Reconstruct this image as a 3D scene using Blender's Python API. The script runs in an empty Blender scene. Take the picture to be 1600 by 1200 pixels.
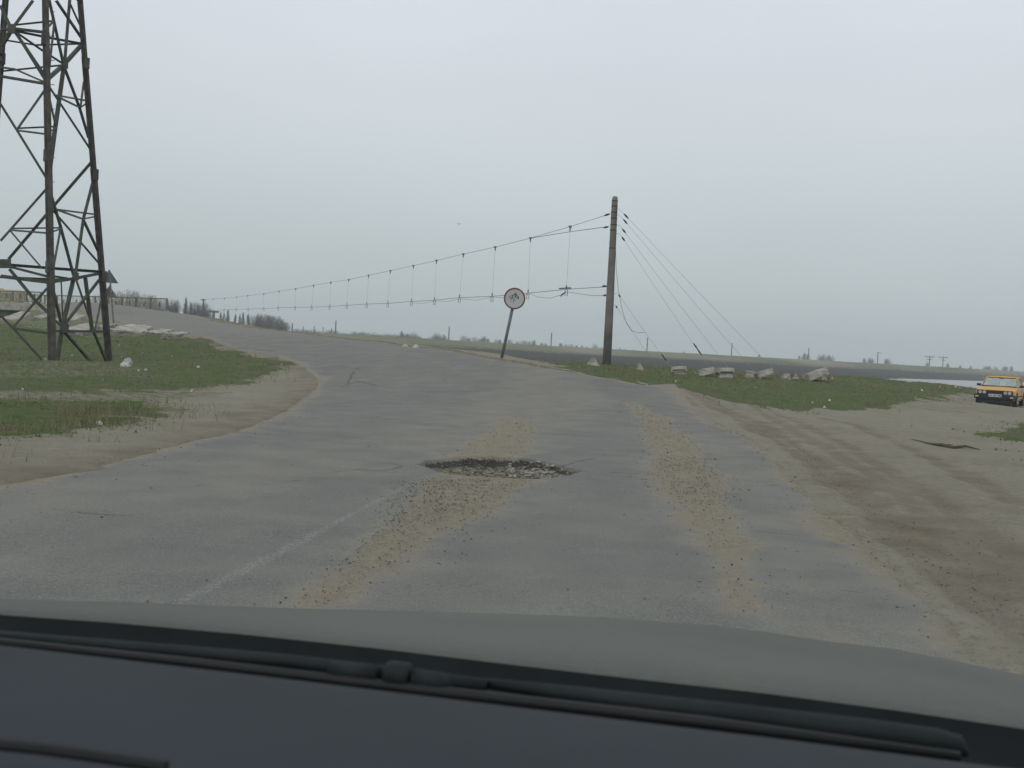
import bpy, bmesh, math, random
import numpy as np
from mathutils import Vector, Matrix

random.seed(7)
RNG = np.random.default_rng(11)
S = bpy.context.scene
COL = S.collection
R = math.radians

# ------------------------------------------------------------------ camera
FOC = 1555.0                       # focal length in photo pixels (1600 wide)
CAMZ = 1.30
PITCH, ROLL = 2.096, 3.1
cam_d = bpy.data.cameras.new('camera')
cam = bpy.data.objects.new('camera', cam_d)
COL.objects.link(cam)
CM = Matrix.Rotation(R(90 - PITCH), 4, 'X') @ Matrix.Rotation(R(ROLL), 4, 'Z')
cam.matrix_world = Matrix.Translation((0, 0, CAMZ)) @ CM
cam_d.sensor_width = 36.0
cam_d.lens = 36.0 * FOC / 1600.0
cam_d.clip_start = 0.05
cam_d.clip_end = 9000
cam_d.dof.use_dof = True
cam_d.dof.focus_distance = 25.0
cam_d.dof.aperture_fstop = 10.0
S.camera = cam
RM = np.array(CM.to_3x3())

# ------------------------------------------------------------------ light
SUN_EL, SUN_AZ = 52.0, 215.0
w = bpy.data.worlds.new('World')
S.world = w
w.use_nodes = True
nt = w.node_tree
for n in list(nt.nodes):
    nt.nodes.remove(n)
wo = nt.nodes.new('ShaderNodeOutputWorld')
bg = nt.nodes.new('ShaderNodeBackground')
sky = nt.nodes.new('ShaderNodeTexSky')
sky.sky_type = 'NISHITA'
sky.sun_disc = False
sky.sun_elevation = R(SUN_EL)
sky.sun_rotation = R(SUN_AZ)
sky.air_density = 1.0
sky.dust_density = 4.0
tc = nt.nodes.new('ShaderNodeTexCoord')
sx = nt.nodes.new('ShaderNodeSeparateXYZ')
nt.links.new(tc.outputs['Generated'], sx.inputs[0])
cl = nt.nodes.new('ShaderNodeValToRGB')      # the cloud deck: paler overhead, greyer low down
nt.links.new(sx.outputs['Z'], cl.inputs[0])
e = cl.color_ramp.elements
e[0].position = 0.0; e[0].color = (4.15, 4.74, 4.88, 1)
e[1].position = 0.10; e[1].color = (4.8, 5.36, 5.50, 1)
for p, c in ((0.22, (5.75, 6.20, 6.48, 1)), (0.38, (6.6, 6.92, 7.62, 1)), (1.0, (6.6, 6.95, 7.2, 1))):
    k = e.new(p); k.color = c
cn = nt.nodes.new('ShaderNodeTexNoise'); cn.inputs['Scale'].default_value = 1.6
cn.inputs['Detail'].default_value = 3
mp = nt.nodes.new('ShaderNodeMapping'); mp.inputs['Scale'].default_value = (1, 1, 3.0)
nt.links.new(tc.outputs['Generated'], mp.inputs[0]); nt.links.new(mp.outputs[0], cn.inputs[0])
cr = nt.nodes.new('ShaderNodeMapRange')
cr.inputs['From Min'].default_value = 0.3; cr.inputs['From Max'].default_value = 0.7
cr.inputs['To Min'].default_value = 0.95; cr.inputs['To Max'].default_value = 1.045
nt.links.new(cn.outputs[0], cr.inputs[0])
cm = nt.nodes.new('ShaderNodeVectorMath'); cm.operation = 'SCALE'
nt.links.new(cl.outputs[0], cm.inputs[0]); nt.links.new(cr.outputs[0], cm.inputs['Scale'])
mx = nt.nodes.new('ShaderNodeMixRGB'); mx.inputs[0].default_value = 0.93
nt.links.new(sky.outputs[0], mx.inputs[1]); nt.links.new(cm.outputs[0], mx.inputs[2])
nt.links.new(mx.outputs[0], bg.inputs[0])
bg.inputs[1].default_value = 0.10
nt.links.new(bg.outputs[0], wo.inputs[0])

sl = bpy.data.lights.new('sun', 'SUN'); sl.energy = 0.5; sl.angle = R(35); sl.color = (1.0, 0.97, 0.93)
so = bpy.data.objects.new('sun', sl); COL.objects.link(so)
_az, _el = R(SUN_AZ), R(SUN_EL)
so.rotation_euler = Vector((math.sin(_az) * math.cos(_el), math.cos(_az) * math.cos(_el), math.sin(_el))).to_track_quat('Z', 'Y').to_euler()

S.view_settings.view_transform = 'Standard'
S.view_settings.look = 'None'
S.view_settings.exposure = 0.22
S.view_settings.gamma = 1.0
S.render.engine = 'CYCLES'
S.cycles.volume_bounces = 1
S.cycles.max_bounces = 6
S.cycles.transparent_max_bounces = 12

# ------------------------------------------------------------------ pixel helpers (photo pixels, 1600 x 1200)
def ray(u, v):
    return RM @ np.array([(u - 800.0) / FOC, -(v - 600.0) / FOC, -1.0])
def at(u, v, D):
    d = ray(u, v)
    return np.array([0, 0, CAMZ]) + d * (D / d[1])
def at_plane(u, v, p, n):
    d = ray(u, v); o = np.array([0, 0, CAMZ]); p = np.array(p); n = np.array(n)
    return o + d * (np.dot(p - o, n) / np.dot(d, n))

# ------------------------------------------------------------------ noise
def _hash(ix, iy, seed):
    h = (ix.astype(np.int64) * 374761393 + iy.astype(np.int64) * 668265263 + seed * 144665) & 0x7fffffff
    h = ((h ^ (h >> 13)) * 1274126177) & 0x7fffffff
    return ((h ^ (h >> 16)) & 0xffff) / 65535.0
def vnoise(x, y, s=1.0, seed=0):
    x = np.asarray(x) / s; y = np.asarray(y) / s
    ix = np.floor(x); iy = np.floor(y); fx = x - ix; fy = y - iy
    fx = fx * fx * (3 - 2 * fx); fy = fy * fy * (3 - 2 * fy)
    a = _hash(ix, iy, seed); b = _hash(ix + 1, iy, seed); c = _hash(ix, iy + 1, seed); d = _hash(ix + 1, iy + 1, seed)
    return (a * (1 - fx) + b * fx) * (1 - fy) + (c * (1 - fx) + d * fx) * fy - 0.5
def fbm(x, y, s, seed=0, o=4):
    t = 0; a = 1.0
    for k in range(o):
        t = t + a * vnoise(x, y, s, seed + 17 * k); s = s * 0.5; a *= 0.55
    return t
def sstep(a, b, x):
    t = np.clip((x - a) / (b - a), 0, 1); return t * t * (3 - 2 * t)

# signed distance to a polygon (negative inside)
def sdpoly(px, py, poly):
    poly = np.asarray(poly, float)
    px = np.asarray(px, float); py = np.asarray(py, float)
    d = np.full(px.shape, 1e18); inside = np.zeros(px.shape, bool)
    n = len(poly)
    for i in range(n):
        a = poly[i]; b = poly[(i + 1) % n]
        ex, ey = b[0] - a[0], b[1] - a[1]
        wx, wy = px - a[0], py - a[1]
        t = np.clip((wx * ex + wy * ey) / (ex * ex + ey * ey + 1e-12), 0, 1)
        d = np.minimum(d, (wx - ex * t) ** 2 + (wy - ey * t) ** 2)
        c = ((a[1] > py) != (b[1] > py)) & (px < (b[0] - a[0]) * (py - a[1]) / (b[1] - a[1] + 1e-12) + a[0])
        inside ^= c
    d = np.sqrt(d)
    return np.where(inside, -d, d)
def sdline(px, py, line):
    line = np.asarray(line, float); px = np.asarray(px, float); py = np.asarray(py, float)
    d = np.full(px.shape, 1e18)
    for i in range(len(line) - 1):
        a = line[i]; b = line[i + 1]; ex, ey = b[0] - a[0], b[1] - a[1]
        wx, wy = px - a[0], py - a[1]
        t = np.clip((wx * ex + wy * ey) / (ex * ex + ey * ey + 1e-12), 0, 1)
        d = np.minimum(d, (wx - ex * t) ** 2 + (wy - ey * t) ** 2)
    return np.sqrt(d)

# ------------------------------------------------------------------ terrain height
CP = []
def cp(u, v, D): CP.append(at(u, v, D))
for a in ((1000, 600, 27), (860, 575, 29.5), (782, 563, 32), (700, 547, 38), (600, 535, 46), (460, 520, 60), (380, 510, 68),
          (319, 499, 76), (245, 487, 84), (480, 600, 27), (400, 553, 38), (290, 521, 48), (173, 500, 62),
          (101, 483, 69), (93, 474, 77), (80, 566, 33), (175, 569, 37.5), (330, 546, 43), (200, 526, 49), (100, 521, 50),
          (0, 505, 65), (0, 540, 45), (948, 571, 42), (1060, 584, 40), (1131, 588, 40), (1275, 593, 41), (1400, 599, 49),
          (1500, 606, 54), (1562, 639, 45), (900, 573, 33), (1250, 641, 28), (1130, 629, 26), (880, 574, 31)):
    cp(*a)
for a in ((30, 504, 66), (10, 503, 70), (60, 503, 60)): cp(*a)
for x in (-14, -7, 0, 7, 14):
    for y in (-8, 0, 8, 15):
        CP.append(np.array([x, y, 0.0]))
for a in ((-20, 25, 0), (-30, 30, 0), (7, 20, 0), (12, 22, 0), (15, 30, 0), (24, 36, -.12), (22, 41, -.14), (24.5, 45, -.22), (27, 47, -.3), (19.5, 37, -.05), (17, 37, .1), (32, 30, -.1), (6, 24, .03), (-45, 38, .1),
          (-60, 60, 1.0), (-80, 80, 1.3), (-60, 110, 1.8), (40, 60, -.4), (-40, 0, 0), (40, 0, 0), (-100, 30, 0.3), (100, 60, 0), (-2, 21, 0.0),
          (-42, 70, 1.0), (-41, 76, .95), (-38.5, 73, 1.05), (0, 50, .8), (-10, 75, 1.3), (60, 100, -.3)):
    CP.append(np.array(a, float))
CP = np.array(CP)
def _phi(r):
    return np.sqrt(r * r + 4.0)          # smoothed linear kernel
_K = _phi(np.hypot(CP[:, None, 0] - CP[None, :, 0], CP[:, None, 1] - CP[None, :, 1]))
_n = len(CP); _P = np.c_[np.ones(_n), CP[:, :2]]
_A = np.block([[_K + 1e-3 * np.eye(_n), _P], [_P.T, np.zeros((3, 3))]])
_W = np.linalg.solve(_A, np.r_[CP[:, 2], 0, 0, 0])
def rbf(x, y):
    z = _W[_n] + _W[_n + 1] * x + _W[_n + 2] * y
    for i in range(_n):
        z = z + _W[i] * _phi(np.hypot(x - CP[i, 0], y - CP[i, 1]))
    return z
NB = np.array([(-150, 150), (-45, 97), (-30, 86.5), (-23, 79), (-17.3, 70.5), (-11.8, 61.8), (-4.7, 47.8), (-1.2, 39.8), (0.5, 34.3), (1.5, 33.6), (2.4, 38.5),
               (3.4, 44), (12, 45), (16, 49), (23, 55), (25.6, 57), (26.6, 50), (32, 49), (45, 54), (60, 62), (200, 110), (600, 250)], float)
WATER_Z = -1.13
FS = np.array([(-400, 170), (-60, 116), (-14, 112), (5, 131), (33, 150), (48, 158), (70, 192), (89, 232), (100, 250), (170, 335), (400, 520), (900, 700)], float)
LV = np.array([(-400, 230), (-150, 190), (-45, 200), (32, 252), (195, 385), (500, 610), (900, 800)], float)
LZ = np.array([(-400, 2.2), (-45, 2.15), (32, 2.3), (195, 2.85), (500, 3.4), (900, 3.8)], float)
def H(x, y):
    x = np.asarray(x, float); y = np.asarray(y, float)
    rr = np.hypot(x, y)
    h = rbf(np.clip(x, -110, 110), np.clip(y, -60, 120))
    h = h * (1 - sstep(90, 160, rr)) + 0.2 * sstep(90, 160, rr)
    # flat around the camera car
    h = h * sstep(3, 12, rr) if True else h
    # low ground beneath the bridge span
    uu = (x + 36) * -0.83 + (y - 77) * 0.55          # along the bridge
    ww = (x + 36) * 0.55 + (y - 77) * 0.83           # across it
    m = sstep(0.3, 1.6, uu) * sstep(-9, -0.4, ww)
    h = h * (1 - m) + np.minimum(h, 0.6) * m
    # near river bank
    nb = np.interp(x, NB[:, 0], NB[:, 1])
    t = sstep(0.0, 7.0, (y - nb) * 0.6)
    h = h * (1 - t) + (-2.6) * t
    # far shore, dark bank, levee, plain
    f = np.interp(x, FS[:, 0], FS[:, 1]); l = np.interp(x, LV[:, 0], LV[:, 1]); lz = np.interp(x, LZ[:, 0], LZ[:, 1])
    q = (y - f) / (l - f)
    far = np.interp(q, [-0.15, 0, 0.25, 0.55, 0.80, 0.83, 0.97, 1.0, 1.04, 1.15, 1.3],
                    [-2.8, WATER_Z, -0.2, 0.25, 0.55, 1.15, 2.3, 2.42, 2.42, 1.0, 0.5])
    far = np.where(q > 0.55, 0.25 + (far - 0.25) * (lz - .25) / 2.17, far)
    back = np.interp(q, [1.04, 1.15], [0, 1])
    ap = sstep(-50, -66, x) * sstep(118, 135, y) * sstep(200, 175, y)
    far = far * (1 - ap) + np.maximum(far, 3.0) * ap
    h = np.where(q > -0.15, np.maximum(far, -2.8), h)
    return h
def H1(x, y): return float(H(np.array([x]), np.array([y]))[0])

def hit(u, v, near=False):
    """point of the ground seen at photo pixel (u, v)"""
    d = ray(u, v)
    if near:
        t = -CAMZ / d[2]; return np.array([0, 0, CAMZ]) + d * t
    Y = np.exp(np.linspace(math.log(3.0), math.log(160), 900))
    P = np.array([0, 0, CAMZ])[None] + d[None] * (Y / d[1])[:, None]
    g = P[:, 2] - H(P[:, 0], P[:, 1])
    i = np.argmax(g < 0)
    if g[i] >= 0: i = len(Y) - 1
    if i == 0: return P[0]
    a = g[i - 1] / (g[i - 1] - g[i] + 1e-9)
    return P[i - 1] * (1 - a) + P[i] * a
def gp(pts): return [tuple(hit(u, v)[:2]) for u, v in pts]
def gpn(pts): return [tuple(hit(u, v, True)[:2]) for u, v in pts]

# ------------------------------------------------------------------ materials
def newmat(name):
    m = bpy.data.materials.new(name); m.use_nodes = True
    t = m.node_tree
    return m, t, t.nodes['Principled BSDF']
def noise(t, scale, detail=4, coord='Object', vec=None, rough=0.55):
    n = t.nodes.new('ShaderNodeTexNoise'); n.inputs['Scale'].default_value = scale; n.inputs['Detail'].default_value = detail
    n.inputs['Roughness'].default_value = rough
    if vec is None:
        c = t.nodes.new('ShaderNodeTexCoord'); t.links.new(c.outputs[coord], n.inputs['Vector'])
    else:
        t.links.new(vec, n.inputs['Vector'])
    return n.outputs[0]
def ramp(t, src, stops):
    r = t.nodes.new('ShaderNodeValToRGB'); t.links.new(src, r.inputs[0])
    el = r.color_ramp.elements
    while len(el) > 1: el.remove(el[-1])
    el[0].position = stops[0][0]; el[0].color = (*stops[0][1], 1)
    for p, c in stops[1:]:
        k = el.new(p); k.color = (*c, 1)
    return r.outputs[0]
def mr(t, src, a, b, c=0.0, d=1.0):
    n = t.nodes.new('ShaderNodeMapRange'); t.links.new(src, n.inputs[0])
    for i, v in zip((1, 2, 3, 4), (a, b, c, d)): n.inputs[i].default_value = v
    return n.outputs[0]
def mth(t, op, a, b=None):
    n = t.nodes.new('ShaderNodeMath'); n.operation = op
    for i, s in enumerate((a, b)):
        if s is None: continue
        if isinstance(s, (int, float)): n.inputs[i].default_value = s
        else: t.links.new(s, n.inputs[i])
    return n.outputs[0]
def mix(t, f, a, b, mode='MIX'):
    n = t.nodes.new('ShaderNodeMixRGB'); n.blend_type = mode
    for i, s in enumerate((f, a, b)):
        if isinstance(s, (int, float)): n.inputs[i].default_value = s
        elif isinstance(s, tuple): n.inputs[i].default_value = (*s, 1)
        else: t.links.new(s, n.inputs[i])
    return n.outputs[0]
def bump(t, p, h, dist, strength=1.0):
    n = t.nodes.new('ShaderNodeBump'); n.inputs['Distance'].default_value = dist; n.inputs['Strength'].default_value = strength
    t.links.new(h, n.inputs['Height']); t.links.new(n.outputs[0], p.inputs['Normal'])
def attr(t, name):
    n = t.nodes.new('ShaderNodeAttribute'); n.attribute_name = name; return n.outputs['Fac']
def simple(name, col, rough=0.7, var=0.25, scale=3.0, bmp=0.0, metal=0.0, col2=None, spec=0.3, detail=5):
    m, t, p = newmat(name)
    n = noise(t, scale, detail)
    c2 = col2 if col2 else tuple(c * (1 - var) for c in col)
    c1 = col if col2 else tuple(min(1, c * (1 + var)) for c in col)
    t.links.new(ramp(t, n, [(0.33, c2), (0.66, c1)]), p.inputs['Base Color'])
    p.inputs['Roughness'].default_value = rough; p.inputs['Metallic'].default_value = metal
    p.inputs['Specular IOR Level'].default_value = spec
    if bmp: bump(t, p, n, bmp)
    return m

def mat_ground(name):
    m, t, p = newmat(name)
    gr = attr(t, 'grass'); di = attr(t, 'dirt_refl'); mu = attr(t, 'mud')
    n1 = noise(t, 0.6, 6); n2 = noise(t, 5.0, 6, rough=0.7); n3 = noise(t, 45.0, 4, rough=0.7); n4 = noise(t, 1.7, 5); n6 = noise(t, 18.0, 5, rough=0.75)
    sand = ramp(t, n2, [(0.25, (0.185, 0.169, 0.122)), (0.5, (0.252, 0.233, 0.172)), (0.75, (0.305, 0.286, 0.218))])
    sand = mix(t, mr(t, n1, 0.35, 0.7), sand, mix(t, 0.6, sand, (0.31, 0.30, 0.25)))
    sand = mix(t, mr(t, n3, 0.58, 0.72, 0, 0.75), sand, (0.10, 0.090, 0.066))
    sand = mix(t, mr(t, n3, 0.30, 0.22, 0, 0.5), sand, (0.46, 0.44, 0.37))
    sand = mix(t, mr(t, n6, 0.52, 0.66, 0, 0.55), sand, (0.15, 0.135, 0.098))
    dirt_refl = ramp(t, n2, [(0.3, (0.108, 0.087, 0.056)), (0.7, (0.19, 0.157, 0.107))])  # brown for real dirt and for the painted windscreen reflections
    dirt_refl = mix(t, mr(t, n3, 0.55, 0.7, 0, .6), dirt_refl, (0.06, 0.05, 0.032))
    grass = ramp(t, n2, [(0.28, (0.055, 0.086, 0.028)), (0.5, (0.080, 0.120, 0.038)), (0.72, (0.130, 0.138, 0.070))])
    grass = mix(t, mr(t, n4, 0.44, 0.62, 0, 0.8), grass, (0.128, 0.118, 0.076))
    mud = ramp(t, n4, [(0.3, (0.034, 0.034, 0.028)), (0.55, (0.058, 0.056, 0.046)), (0.75, (0.088, 0.085, 0.068))])
    fg = mr(t, mth(t, 'ADD', gr, mth(t, 'MULTIPLY', mth(t, 'SUBTRACT', n2, 0.5), 1.4)), 0.36, 0.62)
    fd = mr(t, mth(t, 'ADD', di, mth(t, 'MULTIPLY', mth(t, 'ADD', mth(t, 'SUBTRACT', n2, 0.5), mth(t, 'SUBTRACT', n4, 0.5)), 1.5)), 0.20, 1.25)
    c = mix(t, fd, sand, dirt_refl); c = mix(t, fg, c, grass); c = mix(t, mu, c, mud)
    t.links.new(c, p.inputs['Base Color'])
    p.inputs['Roughness'].default_value = 0.95; p.inputs['Specular IOR Level'].default_value = 0.12
    hgt = mth(t, 'ADD', mth(t, 'ADD', mth(t, 'MULTIPLY', n2, 1.0), mth(t, 'MULTIPLY', n6, 0.6)), mth(t, 'MULTIPLY', n3, 0.45))
    bump(t, p, hgt, 0.06, 0.9)
    return m
def mat_road():
    m, t, p = newmat('worn_asphalt')
    sa = attr(t, 'sand'); dk = attr(t, 'dark'); ln = attr(t, 'paint')
    n0 = noise(t, 0.35, 4); n1 = noise(t, 1.6, 6); n2 = noise(t, 9.0, 6, rough=0.7); n3 = noise(t, 120.0, 3, rough=0.7); n5 = noise(t, 42.0, 4, rough=.7)
    asp = ramp(t, n1, [(0.25, (0.128, 0.130, 0.120)), (0.5, (0.154, 0.155, 0.142)), (0.8, (0.184, 0.183, 0.165))])
    asp = mix(t, mr(t, n0, 0.38, 0.66), asp, mix(t, 0.55, asp, (0.20, 0.195, 0.172)))
    asp = mix(t, mr(t, n3, 0.56, 0.70, 0, 0.85), asp, (0.31, 0.31, 0.28))
    asp = mix(t, mr(t, n3, 0.46, 0.32, 0, 0.8), asp, (0.050, 0.051, 0.048))
    n6 = noise(t, 22.0, 5, rough=0.75)
    asp = mix(t, mr(t, n6, 0.50, 0.68, 0, 0.35), asp, (0.095, 0.095, 0.088))
    asp = mix(t, mr(t, n5, 0.60, 0.70, 0, 0.45), asp, (0.30, 0.295, 0.265))
    # fine crack web in places
    vo = t.nodes.new('ShaderNodeTexVoronoi'); vo.feature = 'DISTANCE_TO_EDGE'; vo.inputs['Scale'].default_value = 1.3
    c = t.nodes.new('ShaderNodeTexCoord')
    wv = t.nodes.new('ShaderNodeVectorMath'); wv.operation = 'ADD'
    nz = t.nodes.new('ShaderNodeTexNoise'); nz.inputs['Scale'].default_value = 2.5; nz.inputs['Detail'].default_value = 6
    t.links.new(c.outputs['Object'], nz.inputs['Vector'])
    sc = t.nodes.new('ShaderNodeVectorMath'); sc.operation = 'SCALE'; sc.inputs['Scale'].default_value = 1.1
    t.links.new(nz.outputs['Color'], sc.inputs[0]); t.links.new(c.outputs['Object'], wv.inputs[0]); t.links.new(sc.outputs[0], wv.inputs[1])
    t.links.new(wv.outputs[0], vo.inputs['Vector'])
    crk = mth(t, 'MULTIPLY', mr(t, vo.outputs['Distance'], 0.012, 0.0), mr(t, n0, 0.50, 0.62))
    asp = mix(t, mth(t, 'MULTIPLY', crk, 0.55), asp, (0.05, 0.05, 0.045))
    asp = mix(t, mr(t, mth(t, 'ADD', dk, mth(t, 'MULTIPLY', mth(t, 'SUBTRACT', n5, 0.5), 1.2)), 0.45, 0.75, 0, 0.85), asp, (0.055, 0.052, 0.044))
    asp = mix(t, mr(t, mth(t, 'ADD', ln, mth(t, 'MULTIPLY', mth(t, 'SUBTRACT', n5, 0.5), 2.2)), 0.5, 0.95, 0, 0.6), asp, (0.33, 0.33, 0.31))
    snd = ramp(t, n2, [(0.25, (0.180, 0.158, 0.112)), (0.55, (0.238, 0.213, 0.158)), (0.8, (0.290, 0.263, 0.202))])
    snd = mix(t, mr(t, n5, 0.57, 0.70, 0, 0.75), snd, (0.085, 0.075, 0.052))
    snd = mix(t, mr(t, n3, 0.60, 0.72, 0, 0.6), snd, (0.40, 0.38, 0.31))
    f = mr(t, mth(t, 'ADD', sa, mth(t, 'MULTIPLY', mth(t, 'SUBTRACT', n2, 0.5), 0.9)), 0.26, 0.76)
    f2 = mth(t, 'MULTIPLY', mr(t, mth(t, 'ADD', sa, mth(t, 'MULTIPLY', mth(t, 'SUBTRACT', n1, 0.5), 0.8)), 0.0, 0.55), 0.50)
    asp = mix(t, f2, asp, (0.25, 0.238, 0.190))
    col = mix(t, f, asp, snd)
    t.links.new(col, p.inputs['Base Color'])
    p.inputs['Roughness'].default_value = 0.9; p.inputs['Specular IOR Level'].default_value = 0.2
    bump(t, p, mth(t, 'ADD', mth(t, 'MULTIPLY', n3, 0.35), mth(t, 'MULTIPLY', n5, mth(t, 'ADD', 0.35, mth(t, 'MULTIPLY', f, 1.3)))), 0.012, 0.9)
    return m

M = {}
M['ground'] = mat_ground('bare_ground_and_grass')
M['road'] = mat_road()
M['rubble'] = simple('pothole_rubble', (0.165, 0.148, 0.110), 0.95, 0.5, 14, 0.02, spec=.1)
_t = M['rubble'].node_tree; _p = _t.nodes['Principled BSDF']; _c = _p.inputs['Base Color'].links[0].from_socket
_t.links.new(mix(_t, attr(_t, 'wall'), _c, (0.060, 0.058, 0.050)), _p.inputs['Base Color'])     # the cut edge is bare asphalt
M['stone'] = simple('pebble_stone', (0.235, 0.225, 0.185), 0.9, 0.45, 9.0, 0.0)
M['stone_dark'] = simple('dark_pebble', (0.135, 0.122, 0.098), 0.9, 0.4, 9.0, 0.0)
M['conc'] = simple('weathered_concrete', (0.34, 0.325, 0.28), 0.9, 0.28, 2.2, 0.03, spec=.15)
M['conc_dark'] = simple('stained_concrete', (0.15, 0.155, 0.155), 0.9, 0.35, 1.0, 0.02)
M['kerb'] = simple('dusty_kerb_concrete', (0.225, 0.210, 0.160), 0.9, 0.25, 3.0, 0.02)
M['steel'] = simple('pylon_steel', (0.060, 0.068, 0.052), 0.75, 0.35, 2.5, 0.0, 0.2, spec=.3)
M['steel_leg'] = simple('pylon_leg_steel', (0.085, 0.080, 0.066), 0.8, 0.4, 3.5, 0.0, 0.1, spec=.3)
M['steel_thin'] = simple('galvanised_brace', (0.085, 0.095, 0.082), 0.7, 0.3, 3.0, 0.0, 0.2)
M['rail'] = simple('rusty_railing', (0.15, 0.135, 0.09), 0.8, 0.35, 5)
M['rail_pale'] = simple('pale_railing_panel', (0.36, 0.34, 0.24), 0.8, 0.25, 5)
M['wood'] = simple('weathered_pole_wood', (0.165, 0.157, 0.138), 0.9, 0.3, 1.2, 0.01)
M['wire'] = simple('steel_wire', (0.17, 0.172, 0.17), 0.6, 0.2, 3.0)
M['wire_pale'] = simple('bright_guy_wire', (0.30, 0.31, 0.31), 0.6, 0.1, 3.0)
M['ins'] = simple('dark_insulator', (0.035, 0.035, 0.033), 0.5, 0.2, 3.0)
M['bark'] = simple('grey_bark', (0.085, 0.082, 0.074), 0.95, 0.3, 3.0)
M['twig'] = simple('bare_twigs', (0.150, 0.145, 0.130), 0.95, 0.3, 3.0)
M['sign_white'] = simple('weathered_sign_white', (0.47, 0.49, 0.47), 0.6, 0.12, 3.0)
M['sign_red'] = simple('faded_sign_red', (0.17, 0.050, 0.055), 0.6, 0.2, 4.0)
M['sign_back'] = simple('sign_back_metal', (0.10, 0.12, 0.12), 0.6, 0.2, 2.0)
M['sign_rust'] = simple('rusted_sign_back', (0.15, 0.11, 0.085), 0.7, 0.3, 2.0)
M['post'] = simple('grey_sign_post', (0.14, 0.155, 0.15), 0.6, 0.4, 6.0)
M['black'] = simple('black_paint_marks', (0.03, 0.045, 0.04), 0.7, 0.2, 3.0)
M['litter'] = simple('white_litter', (0.55, 0.54, 0.50), 0.8, 0.1, 8.0)
M['stick'] = simple('dead_branch', (0.10, 0.085, 0.06), 0.9, 0.3, 6.0)
M['bird'] = simple('dark_feathers', (0.08, 0.08, 0.08), 0.8, 0.2, 6.0)

def mat_grassblade():
    m, t, p = newmat('grass_blade')
    n = noise(t, 0.9, 4)
    n2 = noise(t, 14, 3)
    c = ramp(t, n, [(0.32, (0.095, 0.150, 0.045)), (0.52, (0.145, 0.205, 0.068)), (0.68, (0.240, 0.235, 0.125))])
    c = mix(t, mr(t, n2, 0.5, 0.8, 0, .6), c, (0.15, 0.14, 0.075))
    t.links.new(c, p.inputs['Base Color']); p.inputs['Roughness'].default_value = .8; p.inputs['Specular IOR Level'].default_value = .15
    return m
M['blade'] = mat_grassblade()
def mat_water():
    m, t, p = newmat('river_water')
    p.inputs['Base Color'].default_value = (0.13, 0.145, 0.14, 1)
    p.inputs['Roughness'].default_value = 0.22
    n = noise(t, 1.2, 3); bump(t, p, n, 0.12, 0.7)
    return m
M['water'] = mat_water()

# ------------------------------------------------------------------ mesh helpers
def mesh_np(name, V, F, mats, parent=None, smooth=False, attrs=None, mi=None):
    """F: (n,4) or (n,3) int array"""
    V = np.asarray(V, np.float32); F = np.asarray(F, np.int32)
    me = bpy.data.meshes.new(name)
    me.vertices.add(len(V)); me.vertices.foreach_set('co', V.ravel())
    k = F.shape[1]
    me.loops.add(F.size); me.loops.foreach_set('vertex_index', F.ravel())
    me.polygons.add(len(F)); me.polygons.foreach_set('loop_start', np.arange(0, F.size, k, dtype=np.int32))
    me.polygons.foreach_set('loop_total', np.full(len(F), k, np.int32))
    if smooth: me.polygons.foreach_set('use_smooth', np.ones(len(F), bool))
    if mi is not None: me.polygons.foreach_set('material_index', np.asarray(mi, np.int32))
    for mm in (mats if isinstance(mats, (list, tuple)) else [mats]): me.materials.append(mm)
    if attrs:
        for an, av in attrs.items():
            a = me.attributes.new(an, 'FLOAT', 'POINT'); a.data.foreach_set('value', np.asarray(av, np.float32))
    me.update(calc_edges=True)
    o = bpy.data.objects.new(name, me); COL.objects.link(o)
    if parent is not None: o.parent = parent
    return o

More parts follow.
